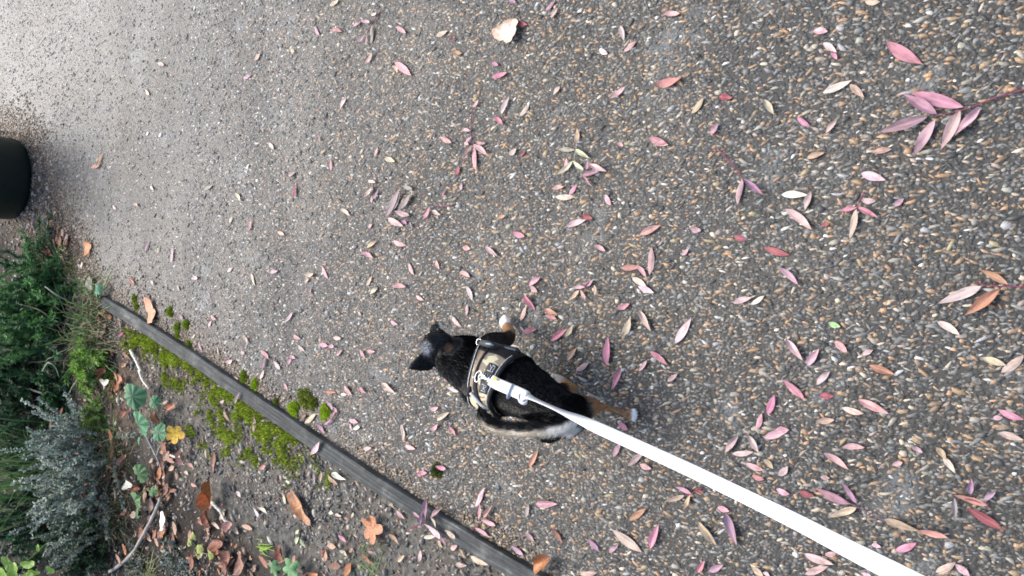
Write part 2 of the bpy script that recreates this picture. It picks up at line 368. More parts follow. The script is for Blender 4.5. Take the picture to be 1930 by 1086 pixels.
# ------------------------------------------------------------------ fallen leaves
m_leaf, nt, b = mat("fallen_leaf", 0.55, 0.35)
oi = nt.nodes.new("ShaderNodeObjectInfo"); uvn = nt.nodes.new("ShaderNodeUVMap"); uvn.uv_map = "uv"
tc = nt.nodes.new("ShaderNodeTexCoord"); sp = nt.nodes.new("ShaderNodeSeparateXYZ"); L(nt, uvn.outputs[0], sp.inputs[0])
va = N(nt, "ShaderNodeVectorMath", operation='ADD'); L(nt, tc.outputs["Object"], va.inputs[0]); L(nt, oi.outputs["Random"], va.inputs[1])
n1 = noise_(nt, 3.0, 4, 0.6, va.outputs[0]); n2 = noise_(nt, 40, 3, 0.6, va.outputs[0])
r1 = ramp(nt, n1.outputs[0], [(0.32, (.72, .68, .66)), (0.5, (1, 1, 1)), (0.7, (1.22, 1.25, 1.2))])
r2 = ramp(nt, n2.outputs[0], [(0.3, (.86,) * 3), (0.7, (1.1,) * 3)])
c1 = mixc(nt, 1.0, oi.outputs["Color"], r1.outputs[0], 'MULTIPLY'); c1 = mixc(nt, 1.0, c1, r2.outputs[0], 'MULTIPLY')
ab = N(nt, "ShaderNodeMath", operation='ABSOLUTE'); L(nt, sp.outputs[1], ab.inputs[0])
rib = ramp(nt, ab.outputs[0], [(0.0, (1, 1, 1)), (0.09, (0, 0, 0))])
ml = N(nt, "ShaderNodeMath", operation='MULTIPLY'); L(nt, rib.outputs[0], ml.inputs[0]); ml.inputs[1].default_value = 0.35
tip = ramp(nt, sp.outputs[0], [(0.62, (0, 0, 0)), (1.0, (1, 1, 1))])
mt = N(nt, "ShaderNodeMath", operation='MULTIPLY'); L(nt, tip.outputs[0], mt.inputs[0]); mt.inputs[1].default_value = 0.22
c1 = mixc(nt, mt.outputs[0], c1, (.30, .15, .09))
L(nt, mixc(nt, ml.outputs[0], c1, (.55, .38, .30)), b.inputs["Base Color"])
bump(nt, b, n2.outputs[0], 0.4, 0.0006)

def leaf_mesh(seed, cup, curl, sweep, twist=0.0):
    """a lance-shaped leaflet of unit length along +X with a folded midrib, tapering to both ends and a short stalk"""
    r = random.Random(seed); V, U = [], []; n = 10
    for i in range(n + 1):
        t = i / n; w = 0.5 * max(0.03, math.sin(math.pi * min(1, t ** 0.85)) ** 0.85) if 0 < i < n else 0.02
        w *= 1 + .08 * math.sin(5 * t + seed)
        cy = sweep * math.sin(math.pi * t); tz = curl * (4 * (t - .5) ** 2) + .02 * math.sin(7 * t + seed)
        for k, s in enumerate((-1, -.5, 0, .5, 1)):
            z = tz + cup * abs(s) ** 1.3 * (w * 2) + twist * (t - .5) * s * w * 2 + .012 * math.sin(9 * t + 4 * s + seed)
            V.append((t - .5, cy + s * w, z)); U.append((t, s))
    f = [(i * 5 + k, (i + 1) * 5 + k, (i + 1) * 5 + k + 1, i * 5 + k + 1) for i in range(n) for k in range(4)]
    me = np_mesh("leaflet", V, f, uvs=U); me.materials.append(m_leaf)
    me.polygons.foreach_set("use_smooth", np.ones(len(f), bool)); return me
LM = [leaf_mesh(1, .03, .05, 0), leaf_mesh(2, .06, .12, .10), leaf_mesh(3, -.03, -.04, -.12), leaf_mesh(4, .10, .06, .05, .25), leaf_mesh(5, .04, .16, -.08, -.2), leaf_mesh(6, .12, .02, .02)]
LC = dict(p=("pink", (.57, .32, .345)), l=("pale pink", (.62, .46, .43)), m=("magenta", (.51, .20, .28)), r=("dark red", (.26, .035, .06)), c=("cream", (.54, .46, .345)),
          t=("tan", (.44, .325, .23)), u=("purple", (.36, .21, .285)), g=("grey", (.27, .23, .225)), o=("orange", (.44, .235, .13)), d=("dusty pink", (.48, .335, .33)),
          w=("white", (.70, .67, .60)), k=("coral", (.49, .235, .195)), n=("brown", (.22, .095, .045)), e=("pale green", (.52, .54, .36)), v=("green", (.30, .50, .22)))
def put_leaf(name, A, B, code, width=None, lift=0.0, parent=None, seed=0):
    """one leaflet lying from ground point A to ground point B"""
    r = random.Random(seed * 7 + 3); d = B - A; ln = max(.013, d.length)
    o = bpy.data.objects.new(name, r.choice(LM)); col.objects.link(o)
    w = width if width else ln * r.uniform(.20, .26)
    w = min(max(w, .0075), .030, )
    zs = min(ln, .05) * r.uniform(.6, 1.3)
    X = d.normalized(); Z = Vector((r.uniform(-.10, .10), r.uniform(-.10, .10), 1)); Y = Z.cross(X).normalized(); Z = X.cross(Y).normalized()
    M = Matrix.Identity(4)
    for i in range(3): M[i][0], M[i][1], M[i][2] = X[i] * ln, Y[i] * w, Z[i] * zs
    mid = (A + B) / 2; M[0][3], M[1][3], M[2][3] = mid.x, mid.y, mid.z + lift
    if parent is not None: M = parent.matrix_world.inverted() @ M; o.parent = parent
    o.matrix_world = M if parent is None else Matrix(); 
    if parent is not None: o.matrix_local = M
    c = tuple(.86 * q + .14 * g_ for q, g_ in zip(LC[code][1], (.31, .275, .25))); k = r.uniform(.85, 1.15); o.color = (min(1, c[0] * k * r.uniform(.95, 1.05)), c[1] * k * r.uniform(.9, 1.1), c[2] * k * r.uniform(.9, 1.1), 1)
    return o

# tile x0, y0, pixels per photo pixel; then "x1 y1 x2 y2 colour" (two ends of each leaf)
TILES = [
 (480, 0, 4.02, "575 45 645 0 c;450 200 490 270 u;590 230 665 240 p;1080 210 1155 255 p;1380 275 1465 235 c;1490 290 1520 310 r;845 490 905 390 l;1070 475 1195 575 p;1055 500 1095 555 c;1495 405 1580 410 o;1800 480 1850 495 m;1805 590 1920 550 m;650 825 695 735 l;1870 870 1930 730 l;1820 890 1890 945 m;1575 985 1640 990 l;1410 1040 1500 1086 p;480 1035 500 1075 u;0 460 50 400 d;270 370 310 400 c"),
 (960, 0, 4.02, "0 0 50 20 u;270 80 345 5 u;320 140 365 60 d;60 180 140 190 r;840 195 870 310 l;1180 110 1300 110 l;865 390 960 310 p;680 370 745 410 l;1115 650 1320 595 k;780 745 890 665 d;335 720 385 655 d;1380 860 1470 740 t;75 880 150 790 c;1060 1050 1195 1086 m;1530 1030 1580 935 u;1590 735 1690 745 r;510 1086 520 970 t"),
 (1440, 0, 3.94, "750 10 860 15 c;360 235 475 235 p;440 320 540 390 l;500 395 545 445 m;910 320 1180 485 m;440 690 655 600 l;640 630 745 725 t;0 740 75 850 c;245 870 340 940 m;460 990 540 890 d"),
 (480, 270, 4.02, "110 0 150 50 l;500 90 545 35 t;800 80 825 45 t;910 100 940 30 d;575 210 575 125 p;990 120 1070 140 c;1525 245 1550 170 r;210 210 230 240 u;260 250 310 220 l;305 420 310 300 r;1010 570 1130 630 l;1115 590 1160 610 u;1170 600 1195 640 u;660 500 730 550 c;180 675 230 695 c;860 640 890 610 p;850 795 925 740 t;1040 740 1145 775 l;820 830 910 870 p;505 930 555 1030 p;385 1000 460 990 l;120 980 180 965 l;1165 910 1205 1000 d;1375 890 1400 955 p;1560 975 1640 1015 p;1750 785 1845 855 l;850 1080 890 1010 t;1050 1080 1160 1086 p;1560 360 1570 300 d;1420 390 1440 360 r;1840 570 1910 550 o;1580 790 1640 800 p;390 1060 410 1020 l;1345 510 1410 545 c"),
 (960, 270, 4.02, "0 90 60 40 l;80 100 120 60 r;450 395 510 310 m;345 405 495 405 l;330 345 420 330 p;725 390 770 470 p;1100 5 1210 15 p;440 630 590 580 l;550 545 640 575 r;30 680 125 710 m;990 695 1150 620 p;1370 645 1460 665 u;1700 700 1800 730 r;650 775 735 820 p;1060 1000 1075 785 d;850 950 1000 940 k;970 925 1045 1015 p;935 1020 1045 1086 l;150 1080 240 1010 p;560 1086 640 1040 u;1310 850 1360 800 d;820 0 870 25 p"),
 (1440, 270, 3.94, "320 115 450 70 t;800 70 950 45 t;720 225 905 275 l;130 385 330 385 w;305 495 350 355 d;170 490 360 640 l;720 420 830 430 d;970 470 1040 410 u;0 775 190 830 r;120 925 260 1050 u;430 610 480 600 r"),
 (960, 540, 4.02, "160 0 215 45 p;980 0 1100 50 l;110 60 200 180 m;80 260 125 150 p;265 175 365 205 k;280 218 365 248 k;100 350 210 320 m;320 410 440 320 m;430 380 490 290 t;820 170 920 130 m;865 385 935 215 t;985 180 1075 340 l;1260 430 1380 240 l;1700 125 1840 85 d;1830 135 1930 70 l;740 600 750 380 m;785 780 850 620 m;440 560 510 465 t;500 640 600 575 d;990 640 1050 560 d;1070 490 1205 595 m;1200 720 1280 660 d;830 1030 900 1086 m;1870 1086 1910 960 p"),
 (1440, 540, 3.94, "480 270 570 300 v;1290 260 1455 360 l;165 390 290 550 l;320 590 410 460 d;530 410 620 490 p;730 510 810 470 d;390 730 490 630 d;780 585 975 655 o;1620 530 1800 585 c;1760 640 1930 510 d;150 690 310 835 m;410 810 520 815 r;30 950 80 800 m;700 840 930 945 p;580 900 740 945 l;390 1000 530 990 t;1740 920 1930 990 m;90 1063 180 1060 p;1700 980 1770 975 d"),
 (960, 810, 3.935, "150 275 215 150 o;620 30 660 0 p;775 200 830 95 d;890 265 1010 160 d;970 260 1055 290 p;1600 170 1700 40 d;1650 180 1810 165 l;1770 40 1850 170 d;200 550 360 550 p;130 650 150 545 g;895 670 1020 580 o;1045 880 1110 700 m;1400 680 1540 860 t;1545 575 1635 605 p;1600 610 1690 860 u;770 740 990 905 c;590 810 670 900 u;740 910 810 850 u;320 740 400 840 n;120 760 190 830 u;1400 1060 1450 970 m;1480 1050 1590 1000 u;1800 1010 1889 1086 t;20 860 110 930 u;80 940 120 840 u;520 1075 650 1060 d;1750 250 1889 300 p;1800 340 1889 370 k;1380 440 1440 470 r"),
 (1440, 810, 3.935, "0 60 190 0 p;590 125 750 130 d;450 170 630 290 p;1100 130 1180 170 d;1280 130 1350 220 t;1330 200 1420 320 c;950 260 1030 240 p;110 340 180 270 d;0 220 70 290 t;420 350 490 360 d;260 460 370 490 r;90 440 190 480 p;970 900 1130 840 m;300 920 520 1000 l;310 1070 480 1010 d;450 930 540 910 p;0 1060 40 1086 l;1270 1060 1420 985 d;1420 990 1530 1080 d;800 850 870 870 p;1740 20 1928 75 c;720 1060 800 1086 l"),
 (400, 650, 4.02, "220 50 250 70 l;375 40 440 110 p;385 190 410 85 u;365 260 395 190 c;110 130 165 120 l;470 120 520 190 l;570 150 605 100 p;590 90 640 102 p;1285 290 1390 365 l;1755 245 1795 280 p;1790 325 1895 350 w;865 355 940 360 o;1000 310 1060 385 p;1115 325 1170 365 p;970 375 1020 375 l;545 290 575 350 p;160 255 205 258 l;695 595 785 520 c;680 555 715 525 n;800 605 860 670 u;1040 570 1110 590 p;1075 640 1130 620 w;1040 600 1060 650 d;1655 490 1720 475 p;1705 570 1800 510 c;1665 650 1715 600 p;1800 620 1850 690 m;1440 600 1455 740 d;1465 765 1540 790 l;1560 980 1640 965 m;1700 920 1780 940 m;1150 790 1210 780 l"),
 (480, 540, 4.02, "875 60 935 10 c;1220 70 1280 105 p;1610 0 1655 110 l;1600 220 1610 130 d;1480 220 1565 310 l;1025 265 1085 290 p;295 370 350 400 p;600 390 660 395 l;490 440 560 450 p;565 455 610 455 p;330 450 380 490 l;620 525 665 480 p;800 475 835 540 p;855 490 915 495 p;240 270 300 195 d;780 190 810 220 d;420 20 430 60 p"),
 (0, 0, 4.02, "1105 680 1135 725 l;1200 480 1250 495 l;1840 590 1900 570 u"),
 (0, 200, 4.02, "745 455 780 355 o;700 465 765 450 k;1205 235 1225 200 w;1105 220 1125 195 w;1140 610 1165 635 w;850 755 880 780 l;1020 740 1055 760 l;1555 632 1615 600 g;1790 660 1830 725 c;1740 890 1760 840 c;1890 945 1910 860 p;1860 475 1885 440 w"),
 (0, 430, 4.02, "985 385 1030 445 k;1340 435 1360 475 d;1145 400 1165 430 l;1600 660 1640 700 p;1360 650 1390 690 u;1500 870 1530 930 u;1845 810 1890 885 l;1575 745 1600 705 p;1100 180 1130 90 d;1190 195 1205 140 c;1300 265 1310 140 d;1720 330 1760 300 l;1460 382 1510 382 l;1900 340 1930 440 c;1450 835 1480 805 c;1640 900 1660 960 d;1810 930 1855 950 l;615 300 630 245 w"),
]
EDGE_TILE = [(400, 650, 4.02, "760 830 830 725 l;175 450 210 360 d"), (480, 860, 3.217, "1160 445 1225 500 c;1560 560 1650 605 d")]
SOIL_TILE = [
 (480, 860, 3.217, "190 150 215 165 w;190 290 170 220 c;0 310 30 370 w;30 310 85 345 e;450 345 480 345 e;490 350 530 362 c;590 370 605 340 e;250 470 270 445 e;250 530 270 490 e;280 495 310 555 e;510 480 560 520 m;820 265 850 320 t;860 330 910 380 d;1110 510 1140 555 t;1190 565 1230 540 p;1240 560 1280 620 t;1310 605 1420 660 c;1220 655 1290 660 d;430 640 435 560 o;820 470 880 530 o;870 640 910 600 t;1000 640 1010 560 d;520 570 570 605 c;35 75 75 55 k"),
 (400, 650, 4.02, "90 500 130 580 p;60 440 90 420 d;320 660 325 520 d;370 690 380 570 t;370 945 415 915 k;555 1045 600 1035 w;880 980 955 1060 t;910 970 1020 1020 w;820 1040 830 960 t;780 1060 775 960 g;15 800 10 980 n"),
 (200, 840, 7.42, "1150 250 1240 310 k;1010 480 960 330 n;860 800 900 660 o;1830 640 1890 720 l;1100 370 1160 400 c;1190 530 1270 570 k"),
 (0, 700, 7.42, "1610 760 1640 660 e;1160 400 1220 410 o"),
 (0, 430, 4.02, "730 830 745 760 w;770 825 820 690 n;900 820 945 790 r;780 630 815 640 o;930 1050 970 1030 o"),
]
LANDMARKS = [  # (x, y, words that find it in the photograph)
 (820, 618, "dog's nose"), (778, 690, "dog's pointed ear"), (950, 608, "dog's raised front paw"), (945, 650, "harness handle"), (1190, 785, "dog's stretched hind paw"), (908, 778, "dog's tail tip"), (1050, 820, "dog's white rump"),
 (958, 60, "big pale leaf"), (890, 275, "five-leaflet pink sprig"), (1090, 305, "cream and pink sprig"), (755, 385, "grey dried sprig"), (1765, 225, "large purple sprig"), (1610, 400, "three-leaflet pink sprig"), (1400, 345, "two-leaflet purple sprig"), (1865, 550, "brownish sprig at the right edge"),
 (1572, 611, "green leaf scrap"), (40, 330, "black bin"), (205, 572, "far end of the edging"), (285, 585, "orange lobed leaf"), (575, 765, "largest moss cushions"), (565, 955, "rolled brown leaf"), (703, 995, "torn brown leaf"), (1020, 1060, "curled orange leaf by the edging"), (805, 970, "pink sprig across the edging"), (912, 965, "pink sprig beside the edging"),
 (1920, 10, "top right corner"), (1900, 1070, "bottom right corner"), (10, 10, "top left corner"), (330, 818, "yellow leaf"), (1570, 935, "long mauve sprig"), (1830, 955, "purple and red sprig"), (690, 65, "lilac sprig"), (1290, 930, "sprig with two tan leaflets"), (1100, 550, "pale sprig"), (630, 790, "pink sprig by the moss"), (1210, 850, "white lead"), (1480, 970, "white lead"), (1705, 100, "two-toned magenta leaf"), (1260, 155, "coral leaf"), (307, 980, "white bark piece"), (410, 930, "long orange bark leaf"), (880, 80, "top edge"), (1420, 20, "top edge"), (600, 20, "top edge"),
 (555, 357, "lone dark red leaf"), (1490, 520, "lone deep purple leaf"), (460, 200, "pale far tarmac"), (640, 480, "middle of the path"), (1150, 665, "tall magenta leaf"),
]
_lab = []                        # (object, dict) - labels are settled at the end, when all leaves are known
def word_dir(dx, dy):
    a = (math.degrees(math.atan2(-dy, dx)) + 360) % 360
    return ["right of", "above right of", "above", "above left of", "left of", "below left of", "below", "below right of"][int(((a + 22.5) % 360) // 45)]
def note(o, x1, y1, x2, y2, code, kind="leaf", where="on the path"): _lab.append((o, x1, y1, x2, y2, code, kind, where))
def settle_labels():
    used = {}
    def parts(rec, nth):
        o, x1, y1, x2, y2, code, kind, where = rec; mx, my = (x1 + x2) / 2, (y1 + y2) / 2
        lm = sorted(LANDMARKS, key=lambda q: math.hypot(q[0] - mx, q[1] - my) + (18 if q[2] == "top edge" else 0))[nth]
        ln = math.hypot(x2 - x1, y2 - y1); ang = math.degrees(math.atan2(-(y2 - y1), x2 - x1)) % 180
        ori = "lying level" if ang < 18 or ang > 162 else "slanting up-right" if ang < 68 else "standing upright" if ang < 112 else "slanting down-right"
        ori = {"standing upright": "upright", "lying level": "level"}.get(ori, ori)
        size = "tiny" if ln < 14 else "small" if ln < 26 else "" if ln < 42 else "long"
        dist = math.hypot(lm[0] - mx, lm[1] - my)
        near = "just " if dist < 45 else "" if dist < 110 else "well "
        return size, LC[code][0], kind, ori, near + word_dir(mx - lm[0], my - lm[1]) + (" " if lm[2].split()[0] in ("dog's",) else " ") + "the " + lm[2], where, dist
    for rec in _lab:
        P_ = [parts(rec, i) for i in range(5)]; s, c, k, ori, _, where, _ = P_[0]; w = [q[4] for q in P_]
        cands = [f"{s} {c} {k} {ori}, {w[0]}", f"{s} {c} {k} {where}, {ori}, {w[0]}"]
        cands += [f"{s} {c} {k} {ori}, {w[a_]} and {w[b_]}" for a_, b_ in ((0, 1), (0, 2), (1, 2), (0, 3), (0, 4), (1, 3))]
        cands += [f"{s} {c} {k} {w[a_]} and {w[b_]}" for a_, b_ in ((0, 1), (0, 2), (1, 2), (0, 3), (1, 3))] + [f"{s} {c} {k} {ori}, {w[a_]}" for a_ in (1, 2, 3, 4)]
        cands = [x for x in (" ".join(x.split()) for x in cands) if len(x.split()) <= 16]
        x = next((y for y in cands if y not in used), cands[0])
        used[x] = 1; rec[0]["label"] = x

_seen = []
def scatter(tiles, h, where, group, name="leaf"):
    n = 0
    for x0, y0, sc, txt in tiles:
        for ent in txt.split(";"):
            q = ent.split(); x1, y1, x2, y2 = (float(v) / sc for v in q[:4]); x1 += x0; x2 += x0; y1 += y0; y2 += y0
            mx, my = (x1 + x2) / 2, (y1 + y2) / 2
            if any(math.hypot(mx - a, my - b) < 9 for a, b in _seen): continue
            _seen.append((mx, my))
            if h == "soil":
                A0, B0 = G(x1, y1, 0), G(x2, y2, 0); z = soil_z((A0.x + B0.x) / 2, (A0.y + B0.y) / 2) + .007; A, B = G(x1, y1, z), G(x2, y2, z)
            else: A, B = G(x1, y1, h), G(x2, y2, h)
            ln = (B - A).length; wd = ln * (0.46 if ln < .026 else .33 if ln < .04 else .265)
            o = put_leaf(name, A, B, q[4], wd, .0005, seed=int(mx * 13 + my)); tag(o, None, "leaf", group); note(o, x1, y1, x2, y2, q[4], "leaf", where); n += 1
    return n
def sprig(label, cat_group, leaflets, stem, h=.0045, code_stem=(.22, .05, .09), name="leaf_sprig"):
    """a twig with leaflets: stem = photo pixels, leaflets = (x1,y1,x2,y2,colour)"""
    S = [G(x, y, h + .003 * math.sin(i)) for i, (x, y) in enumerate(stem)]
    root = empty(name, S[len(S) // 2]); bpy.context.view_layer.update(); tag(root, label, "leaf sprig", cat_group)
    root.matrix_world = Matrix.Translation(S[len(S) // 2])
    pts = catmull([tuple(s) for s in S], 4 * len(S)) - np.array(S[len(S) // 2])
    V, f = tube(pts, np.linspace(.0011, .0007, len(pts)), 6)
    link("stem", np_mesh("stem", V, f, np.tile(code_stem, (len(V), 1))), m_twig, root)
    for x1, y1, x2, y2, c in leaflets:
        A, B = G(x1, y1, h), G(x2, y2, h + .003); put_leaf("leaflet", A, B, c, None, .001, parent=root, seed=int(x1 * 7 + y2))
    return root
m_twig = attr_mat("twig_bark", 0.75, 0.3, 300, 0.3, 0.0006)
SG = "fallen sprigs of narrow leaflets"
def T_(x0, y0, s, *ls): return [(x0 + a / s, y0 + b / s, x0 + c / s, y0 + d / s, k) for a, b, c, d, k in ls]
sprig("faded lilac sprig of six small leaflets near the top edge", SG, T_(480, 0, 4.02, (820, 165, 890, 175, 'l'), (790, 325, 850, 255, 'u'), (845, 345, 855, 265, 'u'), (880, 335, 888, 180, 'g'), (745, 210, 810, 165, 'd'), (890, 120, 930, 105, 'w')), [(718, 20), (703, 42), (692, 62)])
sprig("pink sprig of five leaflets hanging from a long thin stalk", SG, T_(480, 270, 4.02, (1590, 0, 1625, 8, 'p'), (1650, 22, 1580, 132, 'p'), (1660, 25, 1675, 210, 'p'), (1665, 15, 1770, 92, 'p'), (1690, 0, 1750, 4, 'p')) + [(893, 203, 903, 188, 'p'), (888, 258, 878, 270, 'p')], [(895, 196), (888, 222), (888, 250), (890, 275)])
sprig("grey dried sprig of curled leaflets fanned out on the path", SG, T_(480, 270, 4.02, (1130, 325, 1205, 350, 'g'), (1005, 560, 1110, 345, 'g'), (1060, 500, 1105, 380, 'g'), (1100, 505, 1200, 370, 'g'), (1075, 520, 1190, 552, 'd')), [(722, 418), (735, 405), (750, 378), (757, 356)], code_stem=(.18, .14, .13))
sprig("short magenta sprig with one leaflet on a bent red stalk", SG, T_(480, 270, 4.02, (1285, 575, 1338, 475, 'm')), [(852, 387), (830, 390), (813, 388)])
sprig("tiny mixed sprig of pale pink and mauve leaflets", SG, T_(480, 270, 4.02, (865, 285, 922, 298, 'l'), (840, 400, 900, 330, 'l'), (905, 425, 940, 350, 'u'), (886, 452, 892, 400, 'p')), [(704, 347), (703, 358), (701, 370)])
sprig("sprig with four cream leaflets above four purple-pink ones", SG, T_(960, 270, 4.02, (500, 48, 370, 48, 'e'), (500, 48, 610, 115, 'e'), (490, 140, 362, 243, 'e'), (490, 140, 575, 213, 'e'), (600, 160, 740, 215, 'l'), (555, 245, 680, 215, 'u'), (555, 250, 630, 330, 'u'), (590, 200, 600, 130, 'u'), (425, 185, 440, 110, 'p')), [(1089, 250), (1086, 280), (1082, 306), (1092, 326)], code_stem=(.4, .38, .32))
sprig("purple sprig of two drooping leaflets on a long stalk", SG, T_(960, 270, 4.02, (1765, 270, 1725, 470, 'u'), (1785, 280, 1930, 392, 'u')), [(1352, 280), (1376, 305), (1392, 325), (1403, 342)])
sprig("large purple sprig of six leaflets on a red stalk at the right", SG, [(1816, 202, 1718, 174, 'm'), (1766, 216, 1702, 178, 'u'), (1748, 221, 1658, 250, 'u'), (1763, 226, 1722, 296, 'u'), (1810, 208, 1774, 282, 'd'), (1848, 203, 1800, 255, 'd')], [(1940, 167), (1895, 178), (1860, 190), (1820, 206), (1762, 219)])
sprig("magenta sprig of three leaflets, the middle one tan", SG, T_(1440, 270, 3.94, (690, 475, 560, 505, 'm'), (700, 478, 848, 552, 'm'), (690, 490, 640, 720, 'd')), [(1630, 362), (1620, 378), (1614, 394)])
sprig("brownish sprig of three long leaflets at the right edge", SG, [(1850, 540, 1768, 572, 'd'), (1884, 546, 1820, 594, 'o'), (1900, 536, 1848, 508, 'o')], [(1945, 541), (1905, 540), (1860, 538), (1840, 530)])
sprig("pale sprig of four blunt leaflets", SG, T_(960, 540, 4.02, (535, 30, 450, 110, 't'), (545, 25, 582, 105, 'd'), (490, 12, 585, 5, 'p'), (650, -10, 650, 75, 't')), [(1112, 530), (1102, 540), (1095, 547)])
sprig("sprig with one pink and two tan leaflets below the white lead", SG, T_(960, 810, 3.935, (1355, 472, 1230, 420, 'p'), (1305, 485, 1160, 530, 't'), (1350, 480, 1295, 595, 't')), [(1322, 918), (1304, 930), (1290, 934)])
sprig("long mauve sprig lying beside the white lead", SG, T_(1440, 810, 3.935, (640, 550, 380, 430, 'u'), (690, 545, 575, 385, 'u'), (690, 575, 490, 645, 't'), (890, 660, 1160, 752, 't'), (1140, 738, 1370, 792, 'k')), [(1540, 920), (1604, 950), (1660, 978), (1705, 997)], code_stem=(.2, .1, .15))
sprig("purple and dark red sprig of five leaflets near the right edge", SG, T_(1440, 810, 3.935, (1530, 480, 1540, 360, 'u'), (1660, 560, 1410, 482, 'k'), (1510, 572, 1785, 742, 'r'), (1630, 525, 1720, 455, 'u'), (1410, 500, 1420, 660, 'g')), [(1868, 958), (1840, 945), (1815, 940)])
sprig("mauve-pink sprig piled against the moss cushions by the edging", SG, T_(400, 650, 4.02, (930, 490, 860, 410, 'u'), (950, 512, 915, 468, 'p'), (940, 500, 890, 590, 'p'), (920, 575, 850, 605, 'u')), [(638, 775), (630, 785), (618, 800)])
sprig("pink sprig lying across the timber edging", SG, T_(480, 860, 3.217, (1045, 395, 1043, 250, 'u'), (1010, 425, 1020, 330, 'u'), (1070, 372, 1135, 310, 'u'), (1005, 372, 960, 335, 'p'), (1075, 370, 1105, 432, 'c'), (1045, 405, 1142, 497, 'l'), (1130, 480, 1160, 540, 'u'), (1030, 492, 1100, 485, 'e')), [(769, 999), (790, 990), (803, 982), (812, 975)], h=.030, code_stem=(.25, .03, .05))
sprig("bright pink sprig with an orange-pink top leaflet beside the edging", SG, T_(480, 860, 3.217, (1335, 310, 1390, 190, 'l'), (1365, 380, 1372, 280, 'p'), (1390, 372, 1440, 300, 'p'), (1380, 382, 1470, 420, 'p'), (1340, 432, 1430, 490, 'p')), [(875, 1022), (890, 1000), (904, 985)])
n_path = scatter(TILES, .0042, "on the path", "small fallen leaves on the path")
scatter(EDGE_TILE, EDGE_TOP + .005, "on the edging", "fallen leaves on the timber edging")
scatter(SOIL_TILE, "soil", "on the soil", "small fallen leaves on the garden soil")

# ------------------------------------------------------------------ larger dry leaves, each of its own shape
m_dry = attr_mat("dry_leaf", 0.6, 0.35, 160, 0.35, 0.001)
def lobed(name, label, px, py, r, lobes, depth, ang, c1, c2, curl=.25, cat="leaf", group="large fallen leaves", z=None, asp=1.0, roll=0.0, point=1.0, seed=0, parent=None, mat_=None, tilt=(0, 0), fold=.02):
    """a flat blade with lobed outline built as rings from the centre, curled up at its rim"""
    rr = random.Random(seed + 5); nr, ns = 5, 40; V, C = [(0, 0, 0)], [c1]
    for i in range(1, nr + 1):
        t = i / nr
        for j in range(ns):
            a = 2 * math.pi * j / ns
            lo = abs(math.cos(a * lobes / 2)) ** point
            rad_ = r * t * (1 - depth * (1 - lo) * t) * (1 + .05 * math.sin(3 * a + seed) + .03 * math.sin(11 * a + seed * 2))
            x, y = rad_ * math.cos(a), rad_ * math.sin(a) * asp
            zz = curl * r * t * t * (.6 + .6 * math.sin(2 * a + seed)) + .05 * r * math.sin(5 * a + seed) * t + fold * r * (1 - lo) * t
            if roll: th = y * roll / r; y, zz = (r / roll) * math.sin(th), zz + (r / roll) * (1 - math.cos(th))
            V.append((x, y, zz)); k = rr.uniform(.85, 1.15); vein = .12 * (lo > .93)
            C.append(tuple((p_ * (1 - t) + q_ * t) * k + vein * .3 for p_, q_ in zip(c1, c2)))
    f = [(0, 1 + j, 1 + (j + 1) % ns, 1 + (j + 1) % ns) for j in range(ns)]
    tri = [(0, 1 + j, 1 + (j + 1) % ns) for j in range(ns)]
    quad = [(1 + i * ns + j, 1 + (i + 1) * ns + j, 1 + (i + 1) * ns + (j + 1) % ns, 1 + i * ns + (j + 1) % ns) for i in range(nr - 1) for j in range(ns)]
    me = bpy.data.meshes.new(name); me.from_pydata(V, [], tri + quad); me.update(); set_col(me, np.array(C))
    o = link(name, me, mat_ or m_dry)
    g0 = G(px, py, 0)
    if z is None: z = .006 if border_dist(np.array([(g0.x, g0.y)]))[0] > 0 else soil_z(g0.x, g0.y) + .008
    p_ = G(px, py, z); mn = min(v[2] for v in V)
    a1 = ang
    o.matrix_world = Matrix.Translation((p_.x, p_.y, z - min(0, mn))) @ Matrix.Rotation(R_(tilt[0]), 4, 'X') @ Matrix.Rotation(R_(tilt[1]), 4, 'Y') @ Matrix.Rotation(R_(a1), 4, 'Z')
    if parent is not None:
        mwp = parent.matrix_world.inverted() @ o.matrix_world; o.parent = parent; o.matrix_local = mwp
    else: tag(o, label, cat, group)
    return o
OR, BR, TA, CRM = (.50, .22, .10), (.25, .10, .05), (.52, .36, .24), (.68, .62, .5)
lobed("broad_leaf", "big pale cream leaf with tan edge, alone near the top edge", 958, 60, .037, 3, .3, 95, (.80, .76, .66), (.66, .44, .30), .25, asp=.72, seed=3, z=.008)
lobed("broad_leaf", "orange-pink lobed leaf by the far end of the timber edging", 285, 586, .046, 2, .45, 25, (.58, .30, .19), (.56, .29, .17), .22, asp=.8, seed=8)
lobed("broad_leaf", "small orange dry leaf between the bin and the garden", 166, 468, .030, 3, .3, 70, (.60, .32, .17), (.52, .24, .11), .35, seed=4)
lobed("broad_leaf", "torn orange-brown leaf with pointed lobes on the bare soil", 703, 996, .038, 5, .45, 60, (.40, .19, .10), (.44, .20, .10), .25, seed=9)
lobed("broad_leaf", "curled orange leaf at the bottom end of the timber edging", 1022, 1060, .027, 2, .25, -40, (.44, .21, .09), (.34, .14, .06), .7, asp=.6, roll=.8, seed=12, z=.02)
lobed("rolled_leaf", "long brown leaf rolled into a tube on the bare soil", 567, 956, 0.058, 2, .10, 50, (.46, .25, .13), (.32, .15, .07), .1, asp=.42, roll=1.6, seed=6)
lobed("broad_leaf", "yellow star-shaped leaf beside the scalloped green leaves", 330, 818, .031, 5, .42, 40, (.70, .44, .05), (.66, .40, .045), .2, point=.7, seed=2, z=.045, tilt=(38, 0))
lobed("broad_leaf", "pale grey-cream three-lobed leaf among dark litter", 199, 724, .026, 3, .55, 60, (.60, .56, .47), (.55, .50, .42), .3, seed=21, z=.03)
